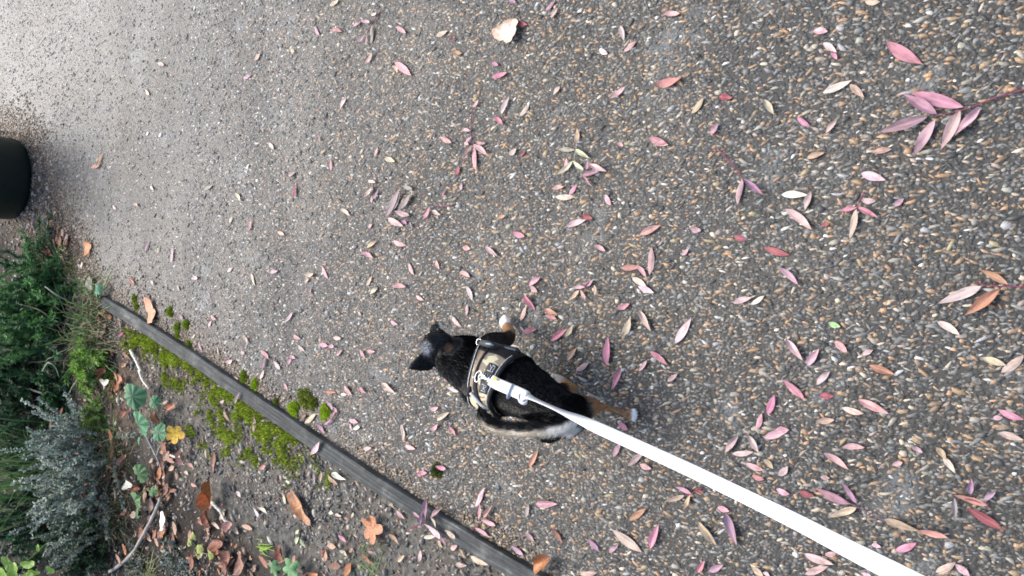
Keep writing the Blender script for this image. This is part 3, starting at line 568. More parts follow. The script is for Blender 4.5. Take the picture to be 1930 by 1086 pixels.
lobed("broad_leaf", "round reddish leaf above the scalloped green leaves", 227, 714, .017, 2, .1, 0, (.38, .16, .10), (.42, .19, .12), .5, asp=.8, seed=14, z=.02)
lobed("broad_leaf", "grey-white folded leaf left of the lower scalloped leaf", 243, 910, .024, 3, .3, 30, (.55, .54, .48), (.48, .46, .40), .6, seed=16, z=.04)
lobed("broad_leaf", "grey flat leaf at the far end of the edging", 170, 534, .028, 4, .25, 10, (.30, .26, .22), (.27, .23, .19), .15, seed=17, z=.012)
for i, (x, y, r, a, c1, c2, z, lab) in enumerate([
    (322, 768, .030, 20, (.40, .19, .11), (.22, .08, .05), .016, "curled reddish-brown leaf right of the upper scalloped leaf"),
    (297, 787, .028, -30, (.42, .22, .10), (.30, .13, .06), .02, "orange-brown curled leaf between two scalloped leaves"),
    (235, 780, .024, 60, (.24, .09, .06), (.30, .12, .08), .02, "dark red-brown leaf left of the scalloped leaves"),
    (348, 820, .018, 100, (.42, .24, .17), (.36, .2, .14), .012, "small pinkish-brown leaf right of the yellow leaf"),
    (316, 850, .030, 95, (.34, .19, .14), (.40, .25, .19), .018, "long pinkish-brown leaf below the yellow leaf"),
    (345, 860, .030, 75, (.50, .36, .29), (.36, .2, .15), .02, "pale folded leaf right of the forked twig"),
    (235, 870, .028, 60, (.40, .28, .2), (.25, .12, .08), .03, "brown cupped leaf at the foot of the grey shrub"),
    (258, 920, .026, 20, (.32, .14, .1), (.28, .11, .07), .02, "reddish leaf under the lower scalloped leaf"),
    (285, 955, .028, 80, (.36, .2, .15), (.30, .15, .1), .015, "pinkish-brown leaf beside the straight grey twig"),
    (320, 925, .020, 70, (.42, .22, .14), (.30, .13, .07), .012, "small orange-brown leaf above the white bark piece"),
    (312, 1003, .026, 5, (.44, .21, .11), (.28, .11, .06), .015, "orange-brown leaf below the white bark piece"),
    (397, 930, .052, 82, (.62, .20, .04), (.42, .14, .05), .03, "long glossy orange leaf folded upright on the soil"),
    (392, 975, .034, 110, (.38, .19, .11), (.24, .1, .06), .02, "brown leaf touching the foot of the orange folded leaf"),
    (432, 995, .028, 60, (.42, .25, .2), (.46, .28, .23), .018, "pinkish rounded leaf in the litter pile"),
    (412, 1022, .036, 20, (.20, .08, .05), (.26, .11, .07), .022, "dark red-brown leaf on top of the litter pile"),
    (430, 1055, .040, 85, (.28, .13, .09), (.2, .09, .06), .02, "long brown leaf hanging down to the bottom edge"),
    (455, 1062, .036, 70, (.30, .17, .12), (.24, .12, .08), .02, "shredded brown leaf right of the litter pile"),
    (530, 1042, .026, 80, (.42, .2, .13), (.30, .12, .08), .012, "red-brown folded leaf above the bottom green leaves"),
    (590, 1083, .022, 10, (.44, .2, .1), (.40, .17, .08), .012, "orange leaf at the bottom edge beside green leaves"),
    (195, 705, .030, 40, (.26, .1, .06), (.2, .08, .05), .025, "dark brown leaf beneath the feathery green spray"),
    (90, 472, .026, 0, (.30, .1, .07), (.25, .08, .06), .02, "reddish litter leaf above the dark green shrub"),
    (196, 592, .020, 90, (.40, .2, .12), (.3, .13, .08), .015, "brown leaf tucked against the far end of edging")]):
    lobed("dry_leaf", lab, x, y, r, 2 + i % 4, .12 + .1 * (i % 3), a + 90, c1, c2, .3 + .1 * (i % 4), asp=.34 if 'folded upright' in lab else .5 + .1 * (i % 3), roll=.9 + .25 * (i % 4), seed=30 + i, group="dry brown leaves in the garden bed", z=z)

# ------------------------------------------------------------------ twigs, bark, sticks
def stick(name, label, px, r0, r1, c, z0=.012, z1=.012, cat="twig", knots=0):
    n = len(px); S = [G(x, y, z0 + (z1 - z0) * i / (n - 1)) for i, (x, y) in enumerate(px)]; pts = catmull([tuple(s) for s in S], 26)
    rad_ = np.linspace(r0, r1, 26) * (1 + .12 * np.sin(np.arange(26) * 1.9)); V, f = tube(pts, rad_, 9)
    V += np.array([noise.noise_vector(Vector(v) * 120) for v in V]) * r0 * .25
    return tag(link(name, np_mesh(name, V, f, np.tile(c, (len(V), 1)) * rng.uniform(.8, 1.2, (len(V), 1))), m_twig), label, cat, "twigs and bark on the garden bed")
GT = (.34, .31, .28)
stick("twig", "bent grey twig running to the bottom edge beside the white bark piece", [(197, 1082), (222, 1068), (250, 1042), (270, 1008), (285, 980), (298, 952), (303, 938)], .0062, .0055, GT, .045, .03)
stick("twig", "thin grey twig under the yellow leaf", [(275, 820), (283, 838), (295, 862), (303, 882)], .0032, .0022, (.36, .35, .32), .02, .012)
stick("twig", "short grey twig joining the thin twig from the right", [(303, 838), (298, 850), (296, 858)], .0028, .0025, (.34, .3, .27), .018, .014)
stick("stick", "slim white stick standing out on dark soil by the moss", [(246, 660), (256, 680), (266, 700)], .0052, .0042, (.74, .71, .62), .01, .01)
stick("stick", "slim white stick above the scalloped leaves", [(262, 698), (268, 715), (281, 734)], .0048, .003, (.72, .68, .6), .01, .012)
stick("twig", "curved creamy twig in the litter beneath the yellow leaf", [(321, 858), (335, 862), (345, 856), (343, 846)], .0036, .0028, (.62, .54, .42), .025, .03)
stick("stick", "white curved stick leaning on the orange folded leaf", [(396, 942), (405, 953), (415, 964), (423, 980), (430, 984)], .0052, .003, (.72, .68, .56), .02, .012)
for i, (x, y, rx, a) in enumerate([(307, 981, .022, 82)]):
    o = lobed("bark_piece", "white oblong bark piece beside the bent grey twig", x, y, .033, 2, .15, a + 90, (.80, .78, .72), (.76, .74, .67), .12, cat="bark", group="twigs and bark on the garden bed", asp=.52, roll=.5, seed=77, z=.03)

# ------------------------------------------------------------------ moss
m_moss = attr_mat("moss", 0.8, 0.2, 500, 0.3)
def tufts(acc, P, z, nrm_tilt, ln, wd, c, seed):
    """short pointed moss leaves; quads"""
    r = np.random.default_rng(seed); n = len(P); a = r.uniform(0, 2 * np.pi, n); s = np.stack((np.cos(a), np.sin(a), np.zeros(n)), 1)
    base = np.column_stack((P[:, :2], z)); d = np.stack((r.normal(0, .6, n), r.normal(0, .6, n), np.ones(n)), 1) + nrm_tilt; d /= np.linalg.norm(d, axis=1)[:, None]
    ll = (ln * r.uniform(.5, 1.3, n))[:, None]; w = (wd * r.uniform(.6, 1.3, n))[:, None]
    V = np.stack((base - s * w, base + s * w, base + d * ll * .6 + s * w * .8, base + d * ll), 1).reshape(-1, 3)
    f = np.arange(n * 4).reshape(-1, 4); cc = np.repeat(np.asarray(c) * r.uniform(.65, 1.35, (n, 1)), 4, 0); acc.add(V, f, cc)
acc = Acc()
MP = np.vstack((jitter_grid(-1.3, 0.1, .4, 3.0, .0042),)); MP = MP[in_view(MP, 40)]; md = border_dist(MP); q = to_px(np.column_stack((MP, np.zeros(len(MP)))))
MPATCH = [(250, 624, 14, 1), (300, 690, 20, .6), (322, 705, 20, .6), (375, 705, 16, .8), (262, 640, 26, 1), (285, 652, 26, 1), (318, 672, 34, 1.1), (345, 695, 34, 1), (340, 712, 26, .8), (410, 735, 34, .9), (445, 765, 44, 1.1), (415, 790, 30, .7), (395, 770, 24, .6), (505, 805, 42, 1.1), (535, 830, 38, 1.0), (480, 790, 30, .9), (560, 860, 34, .7), (590, 880, 26, .45), (430, 820, 26, .6), (365, 815, 16, .6), (420, 850, 20, .5), (400, 858, 18, .5), (470, 870, 30, .4), (615, 905, 22, .35), (545, 900, 25, .35), (380, 845, 15, .4), (460, 835, 30, .5)]
dens = np.zeros(len(MP))
for x, y, r, k in MPATCH: dens = np.maximum(dens, k * np.exp(-((q[:, 0] - x) ** 2 + (q[:, 1] - y) ** 2) / (r * r) * 1.1))
dens *= np.clip((.72 + 1.9 * vnoise(MP, 22, 5.5)) + 1.0 * vnoise(MP, 70, 2.5), 0, 2); kp = (rng.random(len(MP)) < np.clip((dens - .14) / .5, 0, 1) ** 1.3) & (md < -.022)
MP, dens, md = MP[kp], dens[kp], md[kp]
mz = soil_h(MP, md) + .002 + .010 * np.clip(dens - .38, 0, .8)
mc = np.array((.38, .455, .05)) * (1 - .35 * rng.random((len(MP), 1))) * np.clip(.7 + dens[:, None] * .5, .6, 1.15)
for k in range(3): tufts(acc, MP + rng.normal(0, .0016, MP.shape), mz, 0, .0095, .0020, mc, 40 + k)
tag(link("moss_carpet", acc.mesh("moss_carpet"), m_moss, smooth=False), "bright yellow-green moss spreading over the soil along the timber edging", "moss", kind="stuff")
for i, (x, y, r, lab) in enumerate([
    (252, 563, .014, "small green moss cushion at the far end of edging, upper one"), (256, 578, .013, "small green moss cushion at the far end of edging, lower one"),
    (319, 588, .017, "moss cushion right of the orange lobed leaf"), (333, 618, .018, "moss cushion below right of the orange lobed leaf, left one of three"), (349, 612, .016, "moss cushion below right of the orange lobed leaf, right one of three"), (334, 632, .013, "moss cushion below right of the orange lobed leaf, lowest of three"), (354, 649, .013, "lone small moss cushion hugging the middle of edging"),
    (458, 712, .018, "dark green moss cushion on the path side of edging, upper of a pair"), (479, 725, .018, "brighter moss cushion on the path side of edging, lower of a pair"), (519, 757, .010, "tiny moss cushion against the edging left of the big ones"),
    (552, 771, .022, "brightest moss cushion against the edging, left of the big three"), (573, 750, .028, "large olive moss cushion, highest of the big three"), (588, 760, .018, "narrow moss cushion between the two big ones"), (612, 777, .021, "round green moss cushion at the right end of the cushion row"), (822, 888, .016, "dark moss cushion on the grit below the dog's tail"), (405, 697, .010, "tiny moss cushion on the path side of edging, alone")]):
    c = G(x, y, .004); acc = Acc(); n = 900; rr = np.random.default_rng(200 + i)
    a = rr.uniform(0, 2 * np.pi, n); u = np.sqrt(rr.random(n)); rad_ = r * (1 + .18 * np.sin(3 * a + i) + .1 * np.sin(5 * a + 2 * i))
    Pm = np.stack((u * rad_ * np.cos(a), u * rad_ * np.sin(a)), 1); hz = r * .40 * np.sqrt(np.clip(1 - u ** 2, 0, 1)); tilt = np.column_stack((Pm / r * 1.3, np.zeros(n)))
    base = np.array((.36, .48, .03)) if i in (8, 10, 13) else np.array((.26, .34, .035)) if i < 8 else np.array((.10, .125, .03)) if i == 14 else np.array((.20, .24, .035))
    tufts(acc, Pm, hz - .002, tilt, .0055, .0014, base, 300 + i)
    th = np.linspace(0, 2 * np.pi, 16, endpoint=False); dome = [(0, 0, r * .38)]; 
    for t_ in (.35, .7, 1.0):
        dome += [(t_ * r * (1 + .18 * math.sin(3 * x_ + i) + .1 * math.sin(5 * x_ + 2 * i)) * math.cos(x_), t_ * r * (1 + .18 * math.sin(3 * x_ + i) + .1 * math.sin(5 * x_ + 2 * i)) * math.sin(x_), r * .38 * math.sqrt(max(0, 1 - t_ * t_)) - .003) for x_ in th]
    df = [(0, 1 + j, 1 + (j + 1) % 16, 1 + (j + 1) % 16) for j in range(0)] + [(1 + k * 16 + j, 1 + (k + 1) * 16 + j, 1 + (k + 1) * 16 + (j + 1) % 16, 1 + k * 16 + (j + 1) % 16) for k in range(2) for j in range(16)] + [(0, 1 + j, 1 + (j + 1) % 16, 1 + (j + 2) % 16) for j in range(0, 16, 2)]
    acc.add(dome, df, base * .8)
    o = link("moss_cushion", acc.mesh("moss_cushion"), m_moss, smooth=False); o.location = (c.x, c.y, .0); tag(o, lab, "moss", "moss cushions along the path side of the edging")
# ------------------------------------------------------------------ dog: one continuous body grown from tapered limbs
def gp(x, y, h): return tuple(G(x, y, h))
TORSO = [(830, 661, .203, .029, .030), (850, 671, .194, .042, .040), (872, 680, .180, .051, .050), (896, 692, .167, .056, .057), (925, 708, .157, .059, .063), (960, 723, .153, .060, .063),
         (995, 740, .154, .051, .056), (1030, 760, .157, .041, .048), (1060, 776, .156, .037, .045), (1084, 783, .150, .034, .036), (1092, 788, .147, .012, .014)]
TN = 60
tor = catmull([gp(x, y, h) + (a, b) for x, y, h, a, b in TORSO], TN)
tor_T = np.gradient(tor[:, :3], axis=0); tor_T /= np.linalg.norm(tor_T, axis=1)[:, None]
tor_S = np.cross(tor_T, (0, 0, 1.0)); tor_S /= np.linalg.norm(tor_S, axis=1)[:, None]; tor_U = np.cross(tor_S, tor_T)
def torso(s, phi, off=0.0):
    """surface point; s 0..1 from head to rump, phi 0 at the top of the back, positive towards the dog's right"""
    s = np.clip(np.asarray(s, float), 0, 1) * (TN - 1); i = np.minimum(s.astype(int), TN - 2); f = (s - i)[..., None]
    g_ = lambda A: A[i] * (1 - f) + A[i + 1] * f
    c, S, U = g_(tor), g_(tor_S), g_(tor_U); ph = np.asarray(phi, float)
    d = tor_T[i] # heading of the list is tail-ward, so S points to the dog's left
    return c[..., :3] - S * (np.sin(ph) * (c[..., 3] + off))[..., None] + U * (np.cos(ph) * (c[..., 4] + off))[..., None]
_gs, _gp = np.meshgrid(np.linspace(0, 1, 240), np.linspace(-2.2, 2.2, 220), indexing='ij')
_gpt = torso(_gs, _gp, .004); _gn = _gpt - torso(_gs, _gp, -.02); _gv = np.array((0, 0, EYE)) - _gpt
_face = (_gn * _gv).sum(-1) > 0; _gpx = to_px(_gpt)
def on_torso(px, py):
    d = np.hypot(_gpx[..., 0] - px, _gpx[..., 1] - py) + np.where(_face, 0, 1e6); k = np.unravel_index(d.argmin(), d.shape)
    return float(_gs[k]), float(_gp[k])

LIMBS = {  # name: list of (px, py, height, half width, half height)
 "skull": [(812, 672, .212, .016, .016), (818, 664, .213, .029, .029), (822, 653, .209, .033, .031), (824, 643, .201, .027, .026), (824, 634, .192, .019, .018), (824, 624, .184, .0155, .0145), (823, 616, .179, .0125, .0115), (823, 612, .177, .006, .006)],
 "ear_left": [(813, 679, .216, .019, .009), (803, 681, .229, .0200, .0075), (791, 686, .243, .0155, .0055), (779, 691, .255, .0085, .0045), (771, 694, .262, .003, .003)],
 "ear_right": [(846, 648, .214, .016, .009), (837, 645, .227, .0185, .0075), (823, 641, .240, .0150, .0055), (810, 636, .250, .0085, .0045), (801, 633, .256, .003, .003)],
 "foreleg_right": [(922, 676, .150, .036, .040), (930, 655, .122, .029, .031), (946, 644, .095, .0185, .020), (958, 637, .072, .0135, .014), (960, 626, .052, .0115, .012), (955, 615, .036, .0110, .011), (951, 608, .026, .0135, .010), (948, 602, .020, .0105, .007)],
 "foreleg_left": [(900, 730, .130, .034, .040), (905, 735, .095, .021, .025), (902, 728, .060, .014, .014), (906, 724, .030, .0115, .0115), (902, 722, .012, .014, .010), (895, 719, .008, .010, .007)],
 "hindleg_left": [(1056, 790, .138, .040, .044), (1078, 781, .120, .036, .037), (1096, 771, .101, .024, .026), (1112, 767, .083, .0200, .021), (1130, 767, .064, .0090, .0105), (1147, 769, .048, .0042, .0060), (1163, 774, .032, .0040, .0050), (1176, 779, .019, .0055, .0055), (1187, 782, .012, .0120, .0080), (1196, 782, .008, .0105, .005)],
 "thigh_left": [(1040, 800, .135, .030, .038), (1042, 812, .11, .020, .028), (1046, 820, .092, .011, .014)],
 "hindleg_right": [(1064, 764, .140, .022, .032), (1052, 750, .110, .018, .022), (1052, 738, .082, .0140, .016), (1064, 732, .062, .0110, .0120), (1080, 733, .045, .0090, .0100), (1071, 726, .028, .0086, .0090), (1060, 720, .015, .0105, .0095), (1050, 717, .009, .0135, .0085), (1041, 714, .008, .0095, .006)],
 "tail": [(1082, 790, .165, .0135, .0135), (1066, 799, .176, .0150, .0150), (1040, 806, .190, .0145, .0145), (1008, 809, .202, .0135, .0135), (975, 809, .211, .0130, .0130), (945, 806, .217, .0125, .0125), (924, 797, .222, .0120, .0120), (911, 784, .225, .0095, .0095), (905, 773, .227, .004, .004)],
}
Vs, Fs, k0 = [], [], 0
SKEL = {}
def add_body(V, f):
    global k0
    Vs.append(V); Fs.extend([tuple(int(q) for q in dict.fromkeys(row)) for row in (f + k0)]); k0 += len(V)
V, f = tube(tor[:, :3], tor[:, 3], 20, ru=tor[:, 4]); add_body(V, f); SKEL["torso"] = (tor[:, :3], tor[:, 3])
for nm, lst in LIMBS.items():
    c = catmull([gp(x, y, h) + (a, b_) for x, y, h, a, b_ in lst], 34)
    up = (0, 0, 1)
    if nm.startswith("ear"): up = (0.10 if nm.endswith("left") else -.12, -1.0, 0.35)      # flat side turned to the back
    V, f = tube(c[:, :3], np.maximum(c[:, 3], .002), 14, up=up, ru=np.maximum(c[:, 4], .002)); add_body(V, f); SKEL[nm] = (c[:, :3], c[:, 3])
def blob(center, r, n=10):
    th = np.linspace(0, np.pi, n); z = center[2] + np.cos(th) * r; rad_ = np.sin(th) * r + 1e-5
    V, f = tube(np.column_stack((np.full(n, center[0]), np.full(n, center[1]), z)), rad_, 12, up=(1, 0, 0)); add_body(V, f)
for nm in ("hindleg_left", "hindleg_right", "foreleg_right", "foreleg_left"):           # toes
    c = SKEL[nm][0]; d = Vector(c[-1] - c[-6]).normalized(); s = d.cross(Vector((0, 0, 1))).normalized()
    for t in (-1.35, -.45, .45, 1.35): blob(np.array(c[-2]) + np.array(s) * t * .0062 + np.array(d) * (.004 - .002 * abs(t)), .0052)
me = bpy.data.meshes.new("dog_rough"); me.from_pydata(np.concatenate(Vs).tolist(), [], Fs); me.update()
tmp = bpy.data.objects.new("dog_rough", me); col.objects.link(tmp)
bm = bmesh.new(); bm.from_mesh(me); bmesh.ops.recalc_face_normals(bm, faces=bm.faces); bm.to_mesh(me); bm.free()
md_ = tmp.modifiers.new("r", 'REMESH'); md_.mode = 'VOXEL'; md_.voxel_size = .0026
ms_ = tmp.modifiers.new("s", 'SMOOTH'); ms_.factor = .5; ms_.iterations = 7
dg = bpy.context.evaluated_depsgraph_get(); dog_me = bpy.data.meshes.new_from_object(tmp.evaluated_get(dg))
bpy.data.objects.remove(tmp)
DV = np.empty(len(dog_me.vertices) * 3, np.float32); dog_me.vertices.foreach_get("co", DV); DV = DV.reshape(-1, 3)
DNm = np.empty(len(dog_me.vertices) * 3, np.float32); dog_me.vertices.foreach_get("normal", DNm); DNm = DNm.reshape(-1, 3)

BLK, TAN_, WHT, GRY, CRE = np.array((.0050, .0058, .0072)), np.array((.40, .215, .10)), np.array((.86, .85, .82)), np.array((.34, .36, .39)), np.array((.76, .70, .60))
def near(P, nm):
    c, r = SKEL[nm]; d = np.linalg.norm(P[:, None] - c[None], axis=2) - r[None] * .6; k = d.argmin(1)
    return d[np.arange(len(P)), k], k / (len(c) - 1)
def sstep(x, a, b): t = np.clip((x - a) / (b - a), 0, 1); return t * t * (3 - 2 * t)
def coat(P, Nrm):
    n = len(P); nz = np.array([noise.noise(Vector(p) * 90) for p in P]); C = np.tile(BLK, (n, 1)) * (1 + .2 * nz[:, None])
    names = list(SKEL); D = np.stack([near(P, k)[0] for k in names], 1); w = np.array(names)[D.argmin(1)]; T = {k: near(P, k)[1] for k in names}
    def mixin(m, amt, c):
        a = (np.clip(amt, 0, 1) * m)[:, None]; C[:] = C * (1 - a) + np.asarray(c) * a
    m = w == "hindleg_left"; t = T["hindleg_left"] + .04 * nz
    mixin(m, sstep(t, .17, .23) * .5, (.30, .27, .22)); mixin(m, sstep(t, .22, .29), TAN_); mixin(m, sstep(t, .70, .76) * sstep(nz, -.1, .25) * .7, (.10, .05, .025)); mixin(m, sstep(t, .89, .95), WHT)
    m = w == "hindleg_right"; t = T["hindleg_right"] + .03 * nz
    mixin(m, sstep(t, .34, .42), TAN_); mixin(m, sstep(t, .66, .78), (.60, .55, .48)); mixin(m, sstep(t, .80, .9) * sstep(nz, .1, .2) * .6, (.05, .04, .035)); mixin(m, sstep(t, .93, .97), WHT)
    m = w == "foreleg_right"; t = T["foreleg_right"] + .03 * nz
    mixin(m, sstep(t, .44, .52), TAN_); mixin(m, sstep(t, .66, .74), WHT)
    m = w == "foreleg_left"; t = T["foreleg_left"] + .03 * nz
    mixin(m, sstep(t, .44, .52), TAN_); mixin(m, sstep(t, .68, .78), WHT)
    c = SKEL["tail"][0]; k = np.clip((T["tail"] * (len(c) - 1)).astype(int), 0, len(c) - 2); tg = c[k + 1] - c[k]; tg /= np.linalg.norm(tg, axis=1)[:, None] + 1e-9
    under = np.cross(tg, (0, 0, 1.0)); out = ((P - c[k]) * under).sum(1) / .015          # + on the dog's left (outer, pale) side of the curl
    sgn = 1.0 if to_px(c[17] + np.cross(c[18] - c[17], (0, 0, 1.0)) * 3)[1] > to_px(c[17])[1] else -1.0
    out = out * sgn - .35 * (P - c[k])[:, 2] / .015
    m = w == "tail"; t = T["tail"]
    mixin(m, sstep(out + .25 * nz, -.45, .05) * (1 - sstep(t, .74, .9)), CRE); mixin(m, sstep(out + .25 * nz, -.6, .0) * (1 - sstep(t, .22, .36)), WHT)
    rp = np.array(gp(1054, 806, .166)); dr = np.linalg.norm((P - rp) * np.array((1, 1, .8)), axis=1); mixin((w != "tail") , 1 - sstep(dr + .006 * nz, .026, .038), WHT)
    m = w == "skull"; t = T["skull"]; c = SKEL["skull"][0]; k = np.clip((t * (len(c) - 1)).astype(int), 0, len(c) - 1)
    low = -(P - c[k])[:, 2] / .02
    mixin(m, sstep(t, .55, .66) * sstep(low, -.30, .05) * (1 - sstep(t, .93, .97)), WHT); mixin(m, sstep(t, .35, .5) * (1 - sstep(t, .56, .66)) * sstep(low, .15, .5), TAN_)
    sheen_c = np.array(gp(803, 657, .236)); db = np.linalg.norm(P - sheen_c, axis=1); mixin(np.isin(w, ("skull", "torso")), (1 - sstep(db + .006 * nz, .009, .023)) * .75, GRY)  # sky sheen on the forehead, painted into the coat colour
    er = np.array(gp(846, 655, .222)); de = np.linalg.norm(P - er, axis=1); mixin(w != "torso", (1 - sstep(de + .004 * nz, .004, .012)) * .35, TAN_)
    mixin(w == "torso", sstep(-Nrm[:, 2], .4, .8) * .8 * (T["torso"] < .6), CRE)
    mixin(np.ones(n, bool), .22 * sstep(nz, .15, .5) * (w == "torso") * (T["torso"] < .18), (.09, .07, .055))
    return C
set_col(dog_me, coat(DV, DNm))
m_fur, nt, b = mat("short_fur", 0.55, 0.30)
a = nt.nodes.new("ShaderNodeAttribute"); a.attribute_name = "col"; L(nt, a.outputs["Color"], b.inputs["Base Color"])
b.inputs["Sheen Weight"].default_value = 0.12; b.inputs["Sheen Roughness"].default_value = 0.4; b.inputs["Sheen Tint"].default_value = (.75, .85, 1, 1)
bump(nt, b, noise_(nt, 700, 3, .6, geo_pos(nt)).outputs[0], .5, .0015)
m_hair, nt, b = mat("fur_strands", 0.42, 0.45)
a = nt.nodes.new("ShaderNodeAttribute"); a.attribute_name = "col"; L(nt, a.outputs["Color"], b.inputs["Base Color"])
out_ = nt.nodes["Material Output"]; tl = nt.nodes.new("ShaderNodeBsdfTranslucent"); L(nt, a.outputs["Color"], tl.inputs[0]); mx = nt.nodes.new("ShaderNodeMixShader"); mx.inputs[0].default_value = .4
L(nt, b.outputs[0], mx.inputs[1]); L(nt, tl.outputs[0], mx.inputs[2]); L(nt, mx.outputs[0], out_.inputs[0])
dog = link("dog", dog_me, m_fur)
tag(dog, "small black, tan and white puppy in a camouflage harness trotting away along the path", "dog")
# fur: thin tapering strands lying back along the body, longer on neck, tail and rump
def grow_fur(n, seed):
    r = np.random.default_rng(seed); tri = np.array([p.vertices[:3] for p in dog_me.polygons]); A, B, C = DV[tri[:, 0]], DV[tri[:, 1]], DV[tri[:, 2]]
    ar = np.linalg.norm(np.cross(B - A, C - A), axis=1); k = r.choice(len(tri), n, p=ar / ar.sum()); u, v = r.random((2, n)); sw = u + v > 1; u[sw], v[sw] = 1 - u[sw], 1 - v[sw]
    P = A[k] + (B[k] - A[k]) * u[:, None] + (C[k] - A[k]) * v[:, None]; Nm = DNm[tri[k, 0]]
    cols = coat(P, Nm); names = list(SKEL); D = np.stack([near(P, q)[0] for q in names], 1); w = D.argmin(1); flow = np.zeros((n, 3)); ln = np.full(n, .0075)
    for i, q in enumerate(names):
        c = SKEL[q][0]; m = w == i
        if not m.any(): continue
        t = near(P[m], q)[1]; kk = np.clip((t * (len(c) - 1)).astype(int), 0, len(c) - 2); d = c[kk + 1] - c[kk]
        if q == "skull": d = -d
        flow[m] = d / (np.linalg.norm(d, axis=1)[:, None] + 1e-9)
        if q == "tail": ln[m] = .0125 * (1 - .3 * t)
        elif q == "torso": ln[m] = np.where(t < .3, .011, .0065) + np.where(t > .8, .004, 0)
        elif q.startswith("ear"): ln[m] = .0035
        elif q == "skull": ln[m] = np.where(t > .5, .003, .0055)
        else: ln[m] = np.where(t < .25, .008, np.where(t > .8, .003, .004))
    flow -= (flow * Nm).sum(1)[:, None] * Nm; flow += r.normal(0, .17, (n, 3)); lift = np.where(w == names.index("tail"), .7, .24)[:, None]
    d = flow + Nm * lift; d /= np.linalg.norm(d, axis=1)[:, None]; ln = (ln * r.uniform(.55, 1.25, n))[:, None]; wd = .00042
    s = np.cross(d, Nm + 1e-4); s /= np.linalg.norm(s, axis=1)[:, None] + 1e-9
    m1 = P + d * ln * .55 + Nm * .0004; tipp = P + d * ln - np.array((0, 0, 1)) * ln * .12
    V = np.stack((P - s * wd, P + s * wd, m1 + s * wd * .8, tipp), 1).reshape(-1, 3); f = np.arange(4 * n).reshape(-1, 4)
    return np_mesh("fur", V, f, np.repeat(cols * r.uniform(.7, 1.35, (n, 1)), 4, 0))
tag(link("fur", grow_fur(65000, 3), m_hair, dog, smooth=False), kind="stuff")
# face
m_nose = plain("wet_nose", (.012, .012, .013), .3, .6, bumpd=.0006, nscale=900); m_eye = plain("eye", (.02, .012, .008), .08, .6)
c = SKEL["skull"][0]; d = Vector(c[-1] - c[-6]).normalized(); sd_ = d.cross(Vector((0, 0, 1))).normalized(); upv = sd_.cross(d).normalized()
def ellip(name, center, rx, m, parent, sc=(1, 1, 1)):
    bm = bmesh.new(); bmesh.ops.create_uvsphere(bm, u_segments=14, v_segments=9, radius=rx)
    for v_ in bm.verts: v_.co = Vector((v_.co.x * sc[0], v_.co.y * sc[1], v_.co.z * sc[2]))
    me_ = bpy.data.meshes.new(name); bm.to_mesh(me_); bm.free(); o = link(name, me_, m, parent)
    o.matrix_world = Matrix((( *sd_, 0), (*d, 0), (*upv, 0), (0, 0, 0, 1))).transposed(); o.location = center; return o
ellip("nose", Vector(c[-2]) + d * .002 + upv * .002, .0065, m_nose, dog, (1.15, .8, .8))
for q in (-1, 1): ellip("eye", Vector(c[18]) + sd_ * q * .0190 + upv * .0125 + d * .004, .0052, m_eye, dog, (.8, 1, 1))
for lg in ("hindleg_left", "hindleg_right", "foreleg_right"):
    cc = SKEL[lg][0]; dd = Vector(cc[-1] - cc[-6]).normalized(); ss = dd.cross(Vector((0, 0, 1))).normalized(); acc = Acc()
    for t in (-1.35, -.45, .45, 1.35):
        p0 = Vector(cc[-2]) + ss * t * .0062 + dd * (.0078 - .002 * abs(t)); V, f = tube([p0, p0 + dd * .003, p0 + dd * .0052 - Vector((0, 0, .0022))], [.0011, .0009, .0003], 6); acc.add(V, f, (.03, .028, .027))
    link("claw", acc.mesh("claw"), m_nose, dog)

# ------------------------------------------------------------------ harness: padded saddle wrapped round the chest
m_camo, nt, b = mat("camouflage_cloth", .75, .3)
uvn = nt.nodes.new("ShaderNodeUVMap"); uvn.uv_map = "uv"; mp = N(nt, "ShaderNodeMapping"); mp.inputs["Scale"].default_value = (1.1, 1.9, 1); mp.inputs["Location"].default_value = (1.7, .35, 0); L(nt, uvn.outputs[0], mp.inputs[0])
n1 = noise_(nt, 1.35, 2, .45, mp.outputs[0]); rc = ramp(nt, n1.outputs[0], [(0, (.22, .15, .10)), (.36, (.38, .27, .17)), (.45, (.27, .24, .19)), (.52, (.62, .57, .38)), (.66, (.36, .21, .17))]); rc.color_ramp.interpolation = 'CONSTANT'
wv = noise_(nt, 900, 2, .5, geo_pos(nt)); rw_ = ramp(nt, wv.outputs[0], [(.3, (.85,) * 3), (.7, (1.12,) * 3)]); L(nt, mixc(nt, 1.0, rc.outputs[0], rw_.outputs[0], 'MULTIPLY'), b.inputs["Base Color"]); bump(nt, b, wv.outputs[0], .4, .0008)
m_blk = plain("black_webbing", (.010, .010, .0115), .7, .35, nscale=600, namt=.4, bumpd=.0008)
m_pip = plain("reflective_thread", (.62, .64, .66), .35, .6, nscale=700, namt=.35)
m_steel = plain("chromed_steel", (.72, .72, .72), .22, .5, metal=1.0)
m_grip = plain("rubber_grip", (.045, .052, .060), .55, .4, nscale=500, namt=.2)
m_patch = plain("rubber_patch", (.035, .038, .04), .6, .4)
FRONT = [on_torso(x, y) for x, y in [(902, 650), (897, 665), (891, 685), (887, 703), (885, 722), (886, 733)]]
REAR = [on_torso(x, y) for x, y in [(978, 672), (968, 680), (956, 687), (947, 698), (940, 712), (934, 728), (927, 744), (925, 756), (930, 770)]]
harness = empty("dog_harness", Vector(torso(np.array(.45), np.array(0.)).tolist())); bpy.context.view_layer.update()
tag(harness, "camouflage dog harness with black piping, top handle and steel ring worn by the puppy", "dog harness")
def bound(lst):
    A = np.array(sorted(lst, key=lambda q: q[1])); return lambda ph: np.interp(ph, A[:, 1], A[:, 0])
